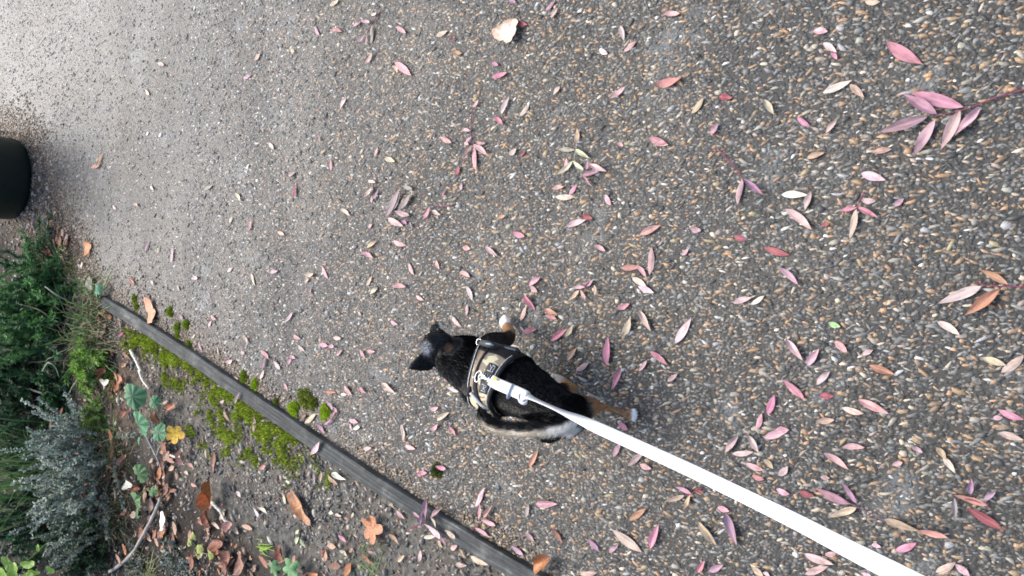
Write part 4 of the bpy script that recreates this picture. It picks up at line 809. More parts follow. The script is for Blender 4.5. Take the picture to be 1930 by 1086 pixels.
fs, rs = bound(FRONT), bound(REAR)
PH0, PH1 = max(min(q[1] for q in FRONT), -1.75), 1.15
PH0 = min(-1.25, max(PH0, -1.7))
def hplace(o): o.parent = harness; o.matrix_parent_inverse = Matrix.Translation(-harness.location); return o
def saddle(name, phs, a_of, b_of, off, m, thick, ns=16):
    """cloth between two boundary curves on the torso, with thickness"""
    V, U = [], []; n = len(phs)
    for layer in (off, off - thick):
        for ph in phs:
            s = np.linspace(a_of(ph), b_of(ph), ns + 1); edge = 1 - np.abs(np.linspace(-1, 1, ns + 1)) ** 6
            V.append(torso(s, np.full(ns + 1, ph), layer * 1.0 + 0.0) if layer != off else torso(s, np.full(ns + 1, ph), 0) + (torso(s, np.full(ns + 1, ph), off) - torso(s, np.full(ns + 1, ph), 0)) * (.6 + .4 * edge)[:, None])
            U += [(x, ph) for x in np.linspace(0, 1, ns + 1)]
    V = np.concatenate(V); w = ns + 1; N0 = n * w; f = []
    for i in range(n - 1):
        for j in range(ns):
            q = i * w + j; f += [(q, q + 1, q + w + 1, q + w), (N0 + q, N0 + q + w, N0 + q + w + 1, N0 + q + 1)]
    for i in range(n - 1): f += [(i * w, i * w + w, N0 + i * w + w, N0 + i * w), (i * w + ns, N0 + i * w + ns, N0 + i * w + w + ns, i * w + w + ns)]
    for j in range(ns): f += [(j, N0 + j, N0 + j + 1, j + 1), ((n - 1) * w + j, (n - 1) * w + j + 1, N0 + (n - 1) * w + j + 1, N0 + (n - 1) * w + j)]
    me_ = np_mesh(name, V, f, uvs=U); bm = bmesh.new(); bm.from_mesh(me_); bmesh.ops.recalc_face_normals(bm, faces=bm.faces); bm.to_mesh(me_); bm.free()
    return hplace(link(name, me_, m))
phs = np.linspace(PH0, PH1, 60)
saddle("camouflage_panel", phs, fs, rs, .010, m_camo, .008)
def along(fn, dph=0.0, ds=0.0, off=.011, p0=PH0, p1=PH1, n=70): ph = np.linspace(p0, p1, n); return torso(np.array([fn(x) for x in ph]) + ds, ph, off)
def cord(name, pts, r, m, ru=None, ns=8):
    V, f = tube(pts, r, ns, ru=ru); return hplace(link(name, np_mesh(name, V, f), m))
cord("piping", along(fs, off=.0085), .0030, m_blk); cord("piping", along(rs, off=.0085), .0042, m_blk)
cord("reflective_piping", along(fs, ds=.004, off=.0115), .0008, m_pip, ns=6); cord("reflective_piping", along(rs, ds=-.010, off=.0122), .0008, m_pip, ns=6)
# black webbing band curving across the panel and the black flank under the handle
BAND = [on_torso(x, y) for x, y in [(922, 661), (913, 672), (905, 685), (901, 698), (899, 712), (899, 727), (902, 742), (908, 754)]]
bs = bound(BAND); saddle("webbing_band", phs, lambda p_: bs(p_) - .020, lambda p_: bs(p_) + .020, .0125, m_blk, .005, 6)
hA = [on_torso(904, 649), on_torso(980, 668)]
fl = [on_torso(903, 655), on_torso(950, 678), on_torso(976, 673)]
pf = min(q[1] for q in fl)
saddle("black_flank_panel", np.linspace(pf - .02, PH1 + .15, 20), lambda p_: fs(p_) - .003, lambda p_: max(rs(p_) + .004, fs(p_) + .1), .0118, m_blk, .006)
# handle: a padded grip held clear of the flank by two stitched tabs
hp = [Vector(torso(np.array(s), np.array(p_ + .10), .014 + k).tolist()) for (s, p_), k in ((hA[0], 0.0), (hA[0], .010), (hA[1], .010), (hA[1], 0.0))]
HP = catmull([tuple(G(x, y, z)) for x, y, z in [(907, 646, hp[1].z + .006), (925, 650, hp[1].z + .012), (950, 656, hp[2].z + .012), (975, 662, hp[2].z + .006)]], 24)
V, f = tube(HP, .0066, 12, ru=.0056); handle = hplace(link("handle", np_mesh("handle", V, f), m_grip))
acc = Acc(); HT = np.gradient(HP, axis=0); HT /= np.linalg.norm(HT, axis=1)[:, None]
HPf = catmull([tuple(x) for x in HP], 60); 
for i in range(3, 56, 2):
    p0, p1 = HPf[i], HPf[i + 1]; tv = (p1 - p0) / np.linalg.norm(p1 - p0); vw = np.array((0, 0, EYE)) - p0; vw /= np.linalg.norm(vw); sdv = np.cross(tv, vw)
    q = p0 + vw * .0074 - sdv * .001; V, f = tube([q - sdv * .0020, q + tv * .0006 + sdv * .0020], .0010, 5); acc.add(V, f, (.8, .8, .8))
st_ = link("stitching", acc.mesh("stitching"), m_pip); st_.parent = handle; 
bpy.context.view_layer.update(); st_.matrix_parent_inverse = handle.matrix_world.inverted()
for q, e in ((hA[0], HP[0]), (hA[1], HP[-1])):
    base = Vector(torso(np.array(q[0]), np.array(q[1] - .02), .006).tolist()); e = Vector(e); V, f = tube([base, (base + e) / 2 + Vector((0, 0, .004)), e + Vector((0, 0, .001)), e + (e - base) * .12], [.0052, .0056, .0064, .0058], 10, ru=[.003, .003, .0055, .0045]); hplace(link("handle_tab", np_mesh("handle_tab", V, f), m_blk))
V, f = tube([HP[0] + np.array((np.cos(t) * .007, np.sin(t) * .007 + .004, .001)) for t in np.linspace(0, 2 * np.pi, 20)], .0012, 6); hplace(link("loop_ring", np_mesh("loop_ring", V, f), m_steel))
# patch with pale lettering strokes, half hidden by the lead's clip
ps, pp = on_torso(922, 714); cs = .034; 
def tloc(u, v, off): return torso(np.array(ps + u), np.array(pp + v), off)
g8 = [[tloc(u, v, .0122) for v in np.linspace(-.42, .40, 12)] for u in np.linspace(-.026, .026, 5)]; V = np.array(g8).reshape(-1, 3); f = [(i * 12 + j, i * 12 + j + 1, (i + 1) * 12 + j + 1, (i + 1) * 12 + j) for i in range(4) for j in range(11)]
me_ = np_mesh("name_patch", V, f); o = hplace(link("name_patch", me_, m_patch)); sm = o.modifiers.new("t", 'SOLIDIFY'); sm.thickness = .0016; sm.offset = 0
acc = Acc()
for cx_, strokes in ((-.28, [((-1, -1), (-1, 1)), ((-1, 1), (0, 0)), ((0, 0), (1, 1)), ((1, 1), (1, -1)), ((-1, -.2), (1, -.2))]), (.02, [((-1, 1), (1, 1)), ((0, 1), (0, -1)), ((-1, -1), (1, -1)), ((-1, 0), (1, 0))]), (.27, [((-1, -1), (-1, 1)), ((-1, 1), (1, 1)), ((1, 1), (1, 0)), ((1, 0), (-1, 0)), ((0, 0), (1, -1))])):
    for (a0, b0), (a1, b1) in strokes:
        p0 = tloc(b0 * .014, cx_ + a0 * .085, .0134); p1 = tloc(b1 * .014, cx_ + a1 * .085, .0134); V, f = tube([p0, p1], .0007, 5); acc.add(V, f, (.8,) * 3)
lt = link("lettering", acc.mesh("lettering"), m_pip); lt.parent = o; bpy.context.view_layer.update(); lt.matrix_parent_inverse = o.matrix_world.inverted()
# steel lead ring lying on the band
rs_, rp_ = on_torso(908, 711); rc_ = torso(np.array(rs_), np.array(rp_), .0155); ex = torso(np.array(rs_ + .02), np.array(rp_), .0155) - rc_; ex /= np.linalg.norm(ex); ey = torso(np.array(rs_), np.array(rp_ + .1), .0155) - rc_; ey /= np.linalg.norm(ey); ez = np.cross(ex, ey); ez *= np.sign(ez[2])
th = np.linspace(0, 2 * np.pi, 26); V, f = tube([rc_ + ex * np.cos(t) * .0062 + ey * np.sin(t) * .0108 + ez * .002 for t in th], .0013, 8, up=tuple(ez)); hplace(link("lead_ring", np_mesh("lead_ring", V, f), m_steel))
# silver side strap and the girth and chest straps that close the harness underneath
V, f = tube(catmull([tuple(torso(np.array(s), np.array(p_), .013)) for s, p_ in [on_torso(892, 737), on_torso(902, 748), on_torso(914, 759), on_torso(927, 768)]], 20), .0035, 8, ru=.002); hplace(link("side_strap", np_mesh("side_strap", V, f), plain("silver_webbing", (.46, .48, .49), .45, .5, nscale=800, namt=.45)))
sB, sF = float(rs(PH0)), float(fs(PH0))
def belly(name, s0, s1, w):
    ph = np.linspace(PH0 + .05, -2 * np.pi + PH1 - .05, 50); V = []
    for p_ in ph:
        for k in (-.5, .5): V.append(torso(np.array(np.interp(p_, [ph[-1], ph[0]], [s1, s0]) + k * w), np.array(p_), .0045))
    f = [(2 * i, 2 * i + 1, 2 * i + 3, 2 * i + 2) for i in range(49)]; o = hplace(link(name, np_mesh(name, np.array(V), f), m_blk)); q = o.modifiers.new("t", 'SOLIDIFY'); q.thickness = .0022; q.offset = 0
belly("girth_strap", sB - .02, float(rs(PH1)) - .02, .045); belly("chest_strap", sF + .03, float(fs(PH1)) + .03, .05)
V, f = tube([torso(np.array(on_torso(888, 735)[0]), np.array(on_torso(888, 735)[1] + t), .011) for t in (-.18, -.06, .06, .16)], [.003, .0052, .0052, .0035], 10, ru=[.002, .004, .004, .002]); hplace(link("buckle", np_mesh("buckle", V, f), m_blk))

# ------------------------------------------------------------------ lead: clip, sleeved end with keeper and loop, long flat strap up to the walker
m_strap, nt, b = mat("white_webbing", .6, .4)
uvn = nt.nodes.new("ShaderNodeUVMap"); uvn.uv_map = "uv"; mp = N(nt, "ShaderNodeMapping"); mp.inputs["Scale"].default_value = (1, 1, 1); L(nt, uvn.outputs[0], mp.inputs[0])
wv = N(nt, "ShaderNodeTexWave", wave_type='BANDS', bands_direction='X'); wv.inputs["Scale"].default_value = 120; L(nt, mp.outputs[0], wv.inputs["Vector"])
n1 = noise_(nt, 60, 3, .6, geo_pos(nt)); r1 = ramp(nt, n1.outputs[0], [(.3, (.76, .77, .78)), (.7, (.84, .84, .84))]); r2 = ramp(nt, wv.outputs[0], [(0, (.95, .96, .97)), (1, (1, 1, 1))])
L(nt, mixc(nt, 1.0, r1.outputs[0], r2.outputs[0], 'MULTIPLY'), b.inputs["Base Color"]); bump(nt, b, wv.outputs[0], .35, .0006)
lead = empty("dog_lead", Vector(rc_.tolist())); bpy.context.view_layer.update()
tag(lead, "white flat webbing dog lead clipped to the harness, widening towards the lower right", "dog lead")
def lplace(o): o.parent = lead; o.matrix_parent_inverse = Matrix.Translation(-lead.location); return o
d0 = -float(to_px(rc_)[0]) ; v_ = rc_ - np.array((0, 0, EYE)); D0 = float(v_[1] * ST - v_[2] * CT)
def dh(px, h): return (EYE - h) / (CT - (CX - px) / F * ST)     # depth of a point at that height
HR = float(rc_[2])
def strap(name, keys, w, th=.0018, n=60, m=None):
    """keys: (px, py, depth, roll) - flat webbing; roll 0 faces the eye's side, 90 is edge-on"""
    K = catmull(keys, n); P = np.array([Dp(a_, b_, c_) for a_, b_, c_, _ in K]); T_ = np.gradient(P, axis=0); T_ /= np.linalg.norm(T_, axis=1)[:, None]; V, U = [], []; s_ = 0
    for i in range(n):
        vw = np.array((0, 0, EYE)) - P[i]; vw /= np.linalg.norm(vw); s1 = np.cross(T_[i], vw); s1 /= np.linalg.norm(s1); n1_ = np.cross(s1, T_[i]); r_ = R_(K[i, 3]); s2 = s1 * math.cos(r_) + n1_ * math.sin(r_); n2 = np.cross(s2, T_[i])
        if i: s_ += np.linalg.norm(P[i] - P[i - 1])
        for a_, b_ in ((-.5, -.3), (-.46, .5), (0, .62), (.46, .5), (.5, -.3), (.46, -.5), (0, -.62), (-.46, -.5)): V.append(P[i] + s2 * a_ * w + n2 * b_ * th); U.append((s_, a_ * w))
    f = [(i * 8 + j, i * 8 + (j + 1) % 8, (i + 1) * 8 + (j + 1) % 8, (i + 1) * 8 + j) for i in range(n - 1) for j in range(8)] + [(0, 1, 2, 3), (0, 3, 4, 7), (4, 5, 6, 7)]
    e = (n - 1) * 8; f += [(e + 3, e + 2, e + 1, e), (e + 7, e + 4, e + 3, e), (e + 7, e + 6, e + 5, e + 4)]
    me_ = np_mesh(name, V, f, uvs=U); bm = bmesh.new(); bm.from_mesh(me_); bmesh.ops.recalc_face_normals(bm, faces=bm.faces); bm.to_mesh(me_); bm.free(); return lplace(link(name, me_, m or m_strap))
strap("strap", [(x, y, dh(x, HR + k), q) for x, y, k, q in [(988, 746, .020, 34), (1002, 751, .022, 70), (1030, 763, .026, 76), (1062, 777, .032, 68), (1090, 789, .042, 44), (1130, 808, .060, 16)]] + [(1200, 840, 1.17, 4), (1300, 886, 1.10, 0), (1400, 934, 1.02, 0), (1500, 983, .92, 0), (1600, 1035, .81, 0), (1700, 1086, .71, 0), (1800, 1138, .62, 0), (1900, 1190, .54, 0)], .0195, n=120)
strap("sleeved_end", [(x, y, dh(x, HR + k), q) for x, y, k, q in [(926, 717, .006, 0), (938, 724, .010, 0), (952, 730, .012, 0), (966, 736, .014, 0), (980, 742, .017, 0), (992, 748, .020, 14)]], .0215, .0062, 24)
# keeper band round the doubled strap and the small hanging loop
kc = [Vector(Dp(963.5, 735.5, dh(964, HR + .014))), Vector(Dp(966.5, 736.8, dh(966, HR + .014)))]; kt = (kc[1] - kc[0]).normalized(); kv = (Vector((0, 0, EYE)) - kc[0]).normalized(); ks = kt.cross(kv).normalized(); kn = ks.cross(kt)
dn = 1 if to_px(np.array(kc[0] + ks * .01))[1] > to_px(np.array(kc[0]))[1] else -1
ring8 = [kc[0] + ks * (dn * .0026 + .0108 * math.copysign(abs(math.cos(t)) ** .5, math.cos(t))) + kn * (.0052 * math.copysign(abs(math.sin(t)) ** .6, math.sin(t))) for t in np.linspace(0, 2 * np.pi, 24)]
V, f = tube(ring8, .0042, 8, up=tuple(kt), ru=.0016); 
V2 = np.array([np.array(v) for v in V]); lplace(link("keeper", np_mesh("keeper", V2, f), plain("grey_stitched_keeper", (.40, .46, .52), .6, .4, nscale=500, namt=.3)))
lc = Vector(Dp(985, 752, dh(985, HR + .020))); lv = ks * dn; la = (kt * .8 + lv * .35).normalized(); lb = (lv * .75 - kt * .25 + kn * .35).normalized(); lw = la.cross(lb).normalized()
LV, LU = [], []; n = 30
for i in range(n):
    t = 2 * math.pi * i / (n - 1); c_ = lc + la * .0095 * math.cos(t) + lb * .0068 * math.sin(t); nn = (la * math.cos(t) + lb * math.sin(t)).normalized()
    for a_, b_ in ((-1, 1), (1, 1), (1, -1), (-1, -1)): LV.append(c_ + lw * a_ * .0048 + nn * b_ * .0012); LU.append((t * .01, a_ * .005))
f = [(i * 4 + j, i * 4 + (j + 1) % 4, (i + 1) * 4 + (j + 1) % 4, (i + 1) * 4 + j) for i in range(n - 1) for j in range(4)]
lplace(link("waste_bag_loop", np_mesh("waste_bag_loop", LV, f, uvs=LU), m_strap))
# swivel clip
a0, a1 = Vector(rc_.tolist()) + Vector(ez.tolist()) * .004, Vector(Dp(926, 717, dh(926, HR + .006))); ax = (a1 - a0).normalized()
V, f = tube([a0 + (a1 - a0) * t for t in np.linspace(.25, 1.0, 14)], [.0020, .0026, .0032, .0030, .0022, .0020, .0030, .0036, .0034, .0026, .0022, .0034, .0036, .003], 10); clip = lplace(link("swivel_clip", np_mesh("swivel_clip", V, f), m_steel))
bb = Vector(ey.tolist()); hk = [a0 + (a1 - a0) * .5 + ax * (.0085 * math.cos(t) - .006) + bb * .0048 * math.sin(t) for t in np.linspace(-.5, 4.6, 20)]
V, f = tube(hk, .0014, 8, up=tuple(ez)); h_ = link("hook", np_mesh("hook", V, f), m_steel); h_.parent = clip; bpy.context.view_layer.update(); h_.matrix_parent_inverse = clip.matrix_world.inverted()
V, f = tube([a0 + (a1 - a0) * .8 + bb * (k * .004) for k in np.linspace(-1.6, 1.6, 6)], [.0012, .0016, .0016, .0016, .0016, .0010], 8); t_ = link("thumb_lever", np_mesh("thumb_lever", V, f), m_steel); t_.parent = clip; t_.matrix_parent_inverse = clip.matrix_world.inverted()
yt = [Dp(x, y, dh(x, HR + .014)) for x, y in ((930, 714), (934, 714.5), (938, 716.5))]; V, f = tube(yt, [.0022, .003, .0015], 8, ru=[.001, .0012, .0008]); lplace(link("yellow_tab", np_mesh("yellow_tab", V, f), plain("yellow_cloth", (.75, .5, .06), .7, .3)))
# ------------------------------------------------------------------ garden plants
m_fol = attr_mat("foliage", .55, .35, 200, .25, 0, .25)
def leafq(acc, P, D_, ln, wd, c, r, jit=.35):
    """one pointed leaf per row: base P, direction D_"""
    n = len(P); up = np.array((0, 0, 1.0)); s = np.cross(D_, up + r.normal(0, .35, (n, 3))); s /= np.linalg.norm(s, axis=1)[:, None] + 1e-9
    l = np.broadcast_to(ln, n)[:, None] * r.uniform(.6, 1.25, (n, 1)); w = np.broadcast_to(wd, n)[:, None] * r.uniform(.7, 1.2, (n, 1))
    V = np.stack((P, P + D_ * l * .45 + s * w, P + D_ * l, P + D_ * l * .45 - s * w), 1).reshape(-1, 3)
    acc.add(V, np.arange(4 * n).reshape(-1, 4), np.repeat(np.asarray(c) * r.uniform(1 - jit, 1 + jit, (n, 1)), 4, 0))
def arc(base, d, ln, droop, n=10, wig=.0, r=None):
    d = np.asarray(d, float); d = d / np.linalg.norm(d); t = np.linspace(0, 1, n)[:, None]
    p = np.asarray(base) + d * ln * t + np.array((0, 0, -1.0)) * droop * ln * t ** 2
    return p + (r.normal(0, wig * ln, (n, 3)) * t if r is not None and wig else 0)
def bushy(name, label, cat, px, r0, n, lean, spread, ln, droop, leaves, ll, lw, c, cstem, seed, ang=.7, stem_r=.0013, c2=None, group="shrubs and grasses in the garden bed"):
    """stems fanning from a small patch of ground, each set with leaves"""
    r = np.random.default_rng(seed); c0 = G(*px, 0); root = empty(name, (c0.x, c0.y, soil_z(c0.x, c0.y))); bpy.context.view_layer.update(); tag(root, label, cat, group)
    F_, S_ = Acc(), Acc()
    for i in range(n):
        b0 = np.array((r.normal(0, r0), r.normal(0, r0), -.005)); d = np.array(lean, float) + r.normal(0, spread, 3); d[2] = max(d[2], .02)
        L_ = ln * r.uniform(.55, 1.2); p = arc(b0, d, L_, droop * r.uniform(.5, 1.4), 9, .015, r); p[:, 2] = np.maximum(p[:, 2], .004)
        V, f = tube(p, np.linspace(stem_r, stem_r * .45, 9), 4, cap=False); S_.add(V, f, np.asarray(cstem) * r.uniform(.7, 1.3))
        k = r.uniform(.12, 1.0, leaves) ** .75 * 8; i0 = np.minimum(k.astype(int), 7); q = p[i0] + (p[i0 + 1] - p[i0]) * (k - i0)[:, None]; tg = p[i0 + 1] - p[i0]; tg /= np.linalg.norm(tg, axis=1)[:, None]
        dd = tg * math.cos(ang) + r.normal(0, 1, (leaves, 3)) * math.sin(ang) * .7; dd /= np.linalg.norm(dd, axis=1)[:, None]
        cc = np.asarray(c) if c2 is None or r.random() > .4 else np.asarray(c2)
        leafq(F_, q, dd, ll, lw, cc * r.uniform(.8, 1.2), r)
    tag(link("foliage", F_.mesh("foliage"), m_fol, root, smooth=False), kind="stuff"); tag(link("stems", S_.mesh("stems"), m_twig, root), kind="stuff"); return root
def grassy(name, label, px, r0, n, lean, spread, ln, droop, w, c, c2, seed, cat="grass tuft", group="shrubs and grasses in the garden bed"):
    r = np.random.default_rng(seed); c0 = G(*px, 0); root = empty(name, (c0.x, c0.y, soil_z(c0.x, c0.y))); bpy.context.view_layer.update(); tag(root, label, cat, group); A = Acc()
    for i in range(n):
        d = np.array(lean, float) + r.normal(0, spread, 3); d[2] = abs(d[2]); L_ = ln * r.uniform(.45, 1.2)
        p = arc((r.normal(0, r0), r.normal(0, r0), -.004), d, L_, droop * r.uniform(.3, 1.7), 8, .01, r); p[:, 2] = np.maximum(p[:, 2], .003)
        s = np.cross(p[-1] - p[0], (r.normal(0, .4), r.normal(0, .4), 1)); s /= np.linalg.norm(s) + 1e-9; ww = w * r.uniform(.6, 1.3) * np.array([.7, 1, 1, .95, .85, .7, .45, .08])[:, None]
        V = np.concatenate((p - s * ww, p + s * ww)); f = [(k, k + 1, 8 + k + 1, 8 + k) for k in range(7)]; A.add(V, f, np.asarray(c if r.random() < .62 else c2) * r.uniform(.65, 1.35))
    tag(link("blades", A.mesh("blades"), m_fol, root, smooth=False), kind="stuff"); return root
DKG, MDG, BRT, GRYG, DRY = (.050, .135, .055), (.11, .26, .085), (.24, .44, .07), (.36, .41, .355), (.24, .20, .12)
# world axes in the photograph: +Y is left, -Y right, +X up
bushy("needle_shrub", "dark green needle-leaved shrub at the left edge below the bin", "shrub", (80, 545), .055, 100, (-.18, -.35, .55), .5, .24, .25, 190, .024, .0024, DKG, (.09, .07, .055), 1, c2=MDG)
bushy("needle_shrub", "dark green bushy shrub at the left edge, left of the timber edging's end", "shrub", (95, 600), .08, 120, (-.05, -.2, .8), .55, .26, .25, 190, .022, .0026, MDG, (.10, .08, .06), 2, c2=DKG)
grassy("grass_tuft", "loose green grass tuft just left of the far end of the edging", (172, 590), .045, 200, (.1, -.45, .45), .45, .21, .55, .0021, (.15, .27, .10), DRY, 3)
grassy("grass_tuft", "short yellowish-green grass tuft above the grey flat leaf", (130, 498), .025, 90, (.15, -.3, .45), .4, .09, .5, .0014, (.17, .20, .07), (.20, .19, .08), 4)
bushy("feathery_shrub", "bright green feathery spray reaching right towards the white stick", "shrub", (150, 684), .026, 70, (-.02, -1.0, .30), .22, .24, .22, 150, .022, .0017, BRT, (.12, .14, .06), 5, .5, c2=(.10, .22, .045))
grassy("grass_tuft", "dry brown and green grass tuft between the shrub and the feathery spray", (165, 640), .05, 200, (0, -.5, .55), .5, .24, .5, .0017, (.15, .20, .09), (.28, .24, .15), 6)
bushy("feathery_shrub", "dull green feathery spray pointing right above the grey shrub", "shrub", (165, 776), .02, 46, (0, -1, .35), .25, .16, .25, 100, .018, .0012, (.17, .30, .07), (.14, .12, .07), 7, .5)
grassy("grass_tuft", "small yellow-green tuft left of the upper scalloped leaf", (208, 742), .016, 70, (-.1, -.5, .4), .45, .07, .45, .0012, (.26, .29, .08), (.20, .19, .07), 8)
bushy("grey_shrub", "grey-leaved shrub with small rounded leaves in the lower left", "shrub", (182, 865), .070, 110, (-.02, -.06, .9), .40, .25, .18, 110, .0125, .0042, GRYG, (.14, .12, .10), 9, 1.0, c2=(.26, .33, .29))
bushy("grey_shrub", "smaller grey-green shrub below the large grey-leaved one", "shrub", (195, 972), .05, 60, (0, .05, .8), .42, .22, .2, 100, .012, .004, (.25, .30, .25), (.12, .10, .08), 10, 1.0, c2=(.09, .14, .10))
grassy("grass_tuft", "tall dark green grass at the left edge beside the grey shrub", (95, 880), .08, 200, (0, .1, .9), .28, .36, .25, .0024, (.10, .20, .07), (.16, .22, .08), 11)
grassy("grass_tuft", "fine dry grass at the foot of the grey shrub", (225, 860), .05, 190, (.05, -.45, .5), .45, .15, .5, .0010, (.20, .19, .10), (.12, .15, .06), 12)
bushy("needle_shrub", "dark green low shrub at the bottom left by the bent grey twig", "shrub", (200, 1032), .05, 70, (0, .1, .7), .45, .17, .3, 110, .020, .002, (.03, .075, .03), (.08, .06, .05), 13, c2=(.022, .05, .026))
bushy("ground_cover", "low grey-green creeping plant at the bottom edge left of the litter pile", "ground cover", (345, 1075), .05, 60, (0, 0, .35), .5, .055, .3, 40, .010, .0036, (.22, .26, .225), (.2, .17, .13), 14, 1.1, c2=(.15, .18, .14))
bushy("ground_cover", "low grey creeping plant at the bottom edge by the bent twig", "ground cover", (268, 1062), .035, 40, (0, 0, .35), .5, .05, .3, 40, .010, .0036, (.17, .20, .17), (.2, .17, .13), 15, 1.1, c2=(.20, .20, .15))
grassy("grass_tuft", "sparse green grass tuft by the lower end of the edging", (690, 1062), .03, 60, (0, -.1, .4), .5, .06, .4, .0010, (.16, .26, .07), (.22, .22, .10), 16)
grassy("grass_tuft", "few bright green blades above the bottom lobed leaves", (492, 1030), .006, 14, (.1, -1.0, .25), .2, .07, .3, .0020, (.26, .42, .06), (.22, .34, .06), 17)
grassy("grass_tuft", "small green weed with thin forking blades left of the yellow leaf", (222, 822), .008, 12, (-.2, -.3, .5), .6, .10, .3, .0014, (.20, .30, .08), (.16, .24, .08), 18)
grassy("grass_tuft", "green and straw blades at the bottom edge beside the creeping plant", (295, 1080), .03, 60, (.1, -.4, .4), .45, .10, .5, .0012, (.20, .26, .08), DRY, 19)
grassy("grass_tuft", "thin grass with dark stems behind the scalloped leaves", (235, 965), .045, 140, (.1, -.2, .6), .45, .15, .5, .0011, (.10, .12, .05), DRY, 20)
bushy("needle_shrub", "deep green shrub filling the left edge between the bare branch and the dark shrub", "shrub", (60, 690), .08, 90, (-.05, .15, .8), .5, .24, .25, 170, .022, .0024, DKG, (.09, .07, .055), 31, c2=(.03, .085, .035))
bushy("needle_shrub", "blackish green undergrowth behind the tall grass at the left edge", "shrub", (70, 800), .09, 90, (0, .3, .8), .5, .26, .25, 150, .022, .0024, (.016, .045, .024), (.09, .07, .055), 32, c2=DKG)
bushy("needle_shrub", "blackish green shrub above the leafy sprig in the bottom left corner", "shrub", (90, 985), .09, 90, (0, .25, .8), .5, .24, .25, 150, .022, .0022, (.018, .05, .028), (.09, .07, .055), 33, c2=DKG)
bushy("needle_shrub", "small dark leafy shrub under the bare branch, right of its end", "shrub", (115, 735), .03, 45, (.05, -.35, .6), .45, .14, .25, 110, .016, .004, (.05, .14, .05), (.09, .08, .05), 34, .9, c2=DKG)
# branches inside the shrubs
def branch(label, pts, r0, r1, c, name="branch"):
    P_ = catmull([gp(*q) for q in pts], 24); V, f = tube(P_, np.linspace(r0, r1, 24), 8); V = V + np.array([noise.noise_vector(Vector(v) * 90) for v in V]) * r0 * .3
    tag(link(name, np_mesh(name, V, f, np.tile(c, (len(V), 1)) * rng.uniform(.8, 1.2, (len(V), 1))), m_twig), label, "branch", "bare branches among the shrubs")
branch("grey bare branch entering from the left edge above the grey shrub", [(-60, 715, .10), (0, 722, .09), (60, 735, .07), (105, 752, .03)], .0055, .0030, (.28, .25, .22))
branch("thin brown branch through the needle shrub left of the edging", [(40, 575, .14), (75, 585, .10), (105, 610, .06), (130, 640, .02)], .003, .002, (.22, .17, .13))
branch("pale thin branch crossing the dark shrub", [(85, 540, .10), (105, 555, .08), (125, 566, .05)], .0028, .0018, (.34, .31, .28))
branch("forked pale stem beneath the feathery spray", [(72, 720, .04), (80, 700, .10), (90, 684, .12), (104, 692, .1), (112, 712, .04)], .0026, .0018, (.30, .34, .26))
# scalloped leaves (each leaf a part)
def rosette(name, label, leaves, base, c1, c2, lobes=9, depth=.12, cat="plant", point=.6):
    b0 = G(*base, 0); root = empty(name, (b0.x, b0.y, soil_z(b0.x, b0.y))); bpy.context.view_layer.update(); tag(root, label, cat, "broad-leaved plants in the garden bed")
    for i, (x, y, r, z, a, tx, ty) in enumerate(leaves):
        k = .85 + .3 * ((i * 37) % 10) / 10
        lobed("leaf", None, x, y, r, lobes, depth, a, tuple(q * .75 * k for q in c1), tuple(q * k for q in c2), -.28, seed=50 + i, parent=root, z=z, mat_=m_fol, point=point, tilt=(tx, ty), fold=-.22 if lobes > 6 else .02)
        e = G(x, y, z); P_ = catmull([(0, 0, 0), tuple((Vector((e.x, e.y, z)) - root.location) * .6 + Vector((0, 0, .012))), tuple(Vector((e.x, e.y, z)) - root.location)], 10); V, f = tube(P_, .0012, 6); link("petiole", np_mesh("petiole", V, f, np.tile((.18, .24, .10), (len(V), 1))), m_twig, root)
    return root
rosette("scalloped_plant", "plant with blue-green scalloped round leaves beside the yellow leaf", [(262, 746, .046, .045, 20, 22, -14), (274, 798, .045, .05, 80, -8, -18), (309, 814, .031, .035, 10, 12, 10), (296, 757, .022, .03, 140, 25, 18), (264, 832, .014, .03, 40, -20, 0)], (288, 782), (.05, .17, .08), (.13, .33, .16))
rosette("scalloped_plant", "lower plant with green scalloped leaves above the bent grey twig", [(270, 892, .034, .04, 60, 10, -12), (293, 925, .017, .03, 20, 18, 12), (264, 942, .032, .04, 120, -10, -16), (262, 965, .021, .035, 60, -16, 6)], (284, 918), (.07, .17, .06), (.12, .26, .09))
rosette("lobed_plant", "two pointed lobed green leaves at the bottom edge", [(520, 1070, .024, .03, 60, 10, 0), (552, 1072, .033, .035, 100, 5, 8)], (537, 1085), (.13, .30, .12), (.17, .36, .15), 5, .5, point=1.2)
rosette("seedling", "seedling with yellow-green oval leaves on the litter pile", [(365, 1010, .013, .03, 0, 5, 0), (358, 1022, .012, .025, 40, 0, 6), (378, 1034, .016, .03, 90, 8, 4), (398, 1046, .015, .025, 120, 0, -8), (374, 1048, .010, .02, 20, 10, 0)], (380, 1026), (.30, .38, .08), (.40, .46, .12), 2, .2)
rosette("seedling", "small blue-green crinkled leaf at the far end of the edging", [(189, 545, .020, .03, 30, 20, -10), (183, 556, .014, .03, 110, -15, -10)], (183, 558), (.08, .26, .14), (.14, .36, .20), 5, .25)
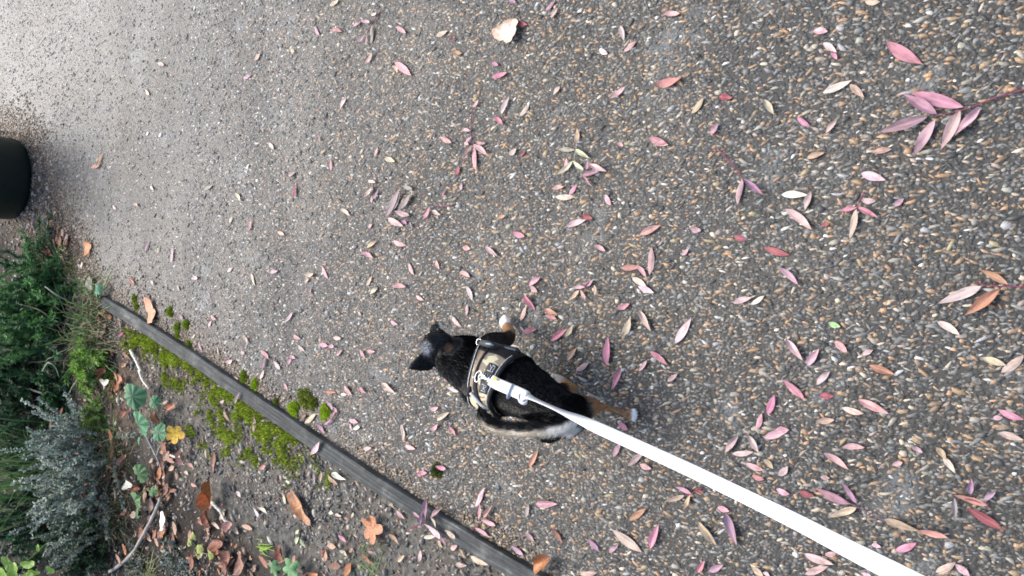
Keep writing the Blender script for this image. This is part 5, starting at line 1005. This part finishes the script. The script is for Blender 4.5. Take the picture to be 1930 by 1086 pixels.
# leafy sprig in the bottom left corner
b0 = G(130, 1000, 0); root = empty("leafy_sprig", (b0.x, b0.y, soil_z(b0.x, b0.y))); bpy.context.view_layer.update(); tag(root, "yellow-green leafy sprig on a green stem in the bottom left corner", "plant", "broad-leaved plants in the garden bed")
P_ = catmull([gp(120, 998, .02), gp(100, 1014, .10), gp(70, 1042, .18), gp(42, 1064, .24), gp(10, 1084, .28), gp(-30, 1105, .3)], 30) - np.array(root.location); V, f = tube(P_, np.linspace(.0042, .0022, 30), 8); link("stem", np_mesh("stem", V, f, np.tile((.16, .22, .08), (len(V), 1))), m_twig, root)
for i, (x, y, r, a, h, tx, ty) in enumerate([(15, 1062, .022, 30, .26, 10, 0), (54, 1064, .019, 95, .27, -8, 10), (28, 1080, .026, 10, .28, 0, 12), (64, 1078, .014, 80, .27, 10, -10), (8, 1082, .024, 60, .3, -12, 0), (50, 1088, .02, 120, .29, 6, 6), (-12, 1070, .022, 150, .28, 0, 14), (95, 1074, .012, 45, .2, 20, 0), (72, 1033, .009, 20, .18, 0, 20)]):
    k = .85 + .06 * (i % 5); lobed("leaf", None, x, y, r * 1.4, 2, .30, a, (.24 * k, .42 * k, .07), (.34 * k, .50 * k, .10), .25, asp=.62, seed=90 + i, parent=root, z=h, mat_=m_fol, tilt=(tx + 35, ty))
# brown litter lying in drifts under the shrubs
acc = Acc(); r = np.random.default_rng(77)
for x, y, sx, sy, n in [(225, 740, 14, 30, 60), (225, 860, 16, 40, 90), (315, 870, 10, 45, 110), (300, 960, 14, 30, 60), (420, 1035, 28, 40, 170), (320, 1010, 25, 16, 50), (100, 455, 22, 22, 200), (200, 640, 12, 50, 70), (250, 1000, 25, 25, 50), (520, 1060, 40, 15, 40), (640, 1050, 60, 20, 40), (150, 900, 40, 80, 120)]:
    for _ in range(int(n * .36)):
        g0 = G(x + r.normal(0, sx), y + r.normal(0, sy), 0)
        if border_dist(np.array([(g0.x, g0.y)]))[0] > -.035: continue
        z = soil_z(g0.x, g0.y) + .004 + r.random() * .01; a = r.uniform(0, 6.28); l = .006 + .020 * r.random() ** 2; w = l * r.uniform(.25, .6); cu = r.uniform(.1, .6) * w
        dx, dy = np.array((math.cos(a), math.sin(a))), np.array((-math.sin(a), math.cos(a))); V = []
        for t in (-1, -.3, .4, 1):
            for s in (-1, 0, 1): q = np.array((g0.x, g0.y)) + dx * l * t + dy * w * s * (1 - .7 * t * t); V.append((q[0], q[1], z + cu * s * s + .1 * l * t * t * r.uniform(.5, 1.5)))
        f = [(i * 3 + j, i * 3 + j + 1, (i + 1) * 3 + j + 1, (i + 1) * 3 + j) for i in range(3) for j in range(2)]
        acc.add(V, f, np.array([(.24, .10, .06), (.34, .18, .12), (.42, .27, .19), (.16, .08, .055), (.45, .33, .26), (.36, .15, .07)][r.integers(6)]) * r.uniform(.7, 1.2))
tag(link("leaf_litter", acc.mesh("leaf_litter"), m_dry), "brown shredded leaf litter in drifts under the shrubs and twigs", "leaf litter", kind="stuff")
settle_labels()
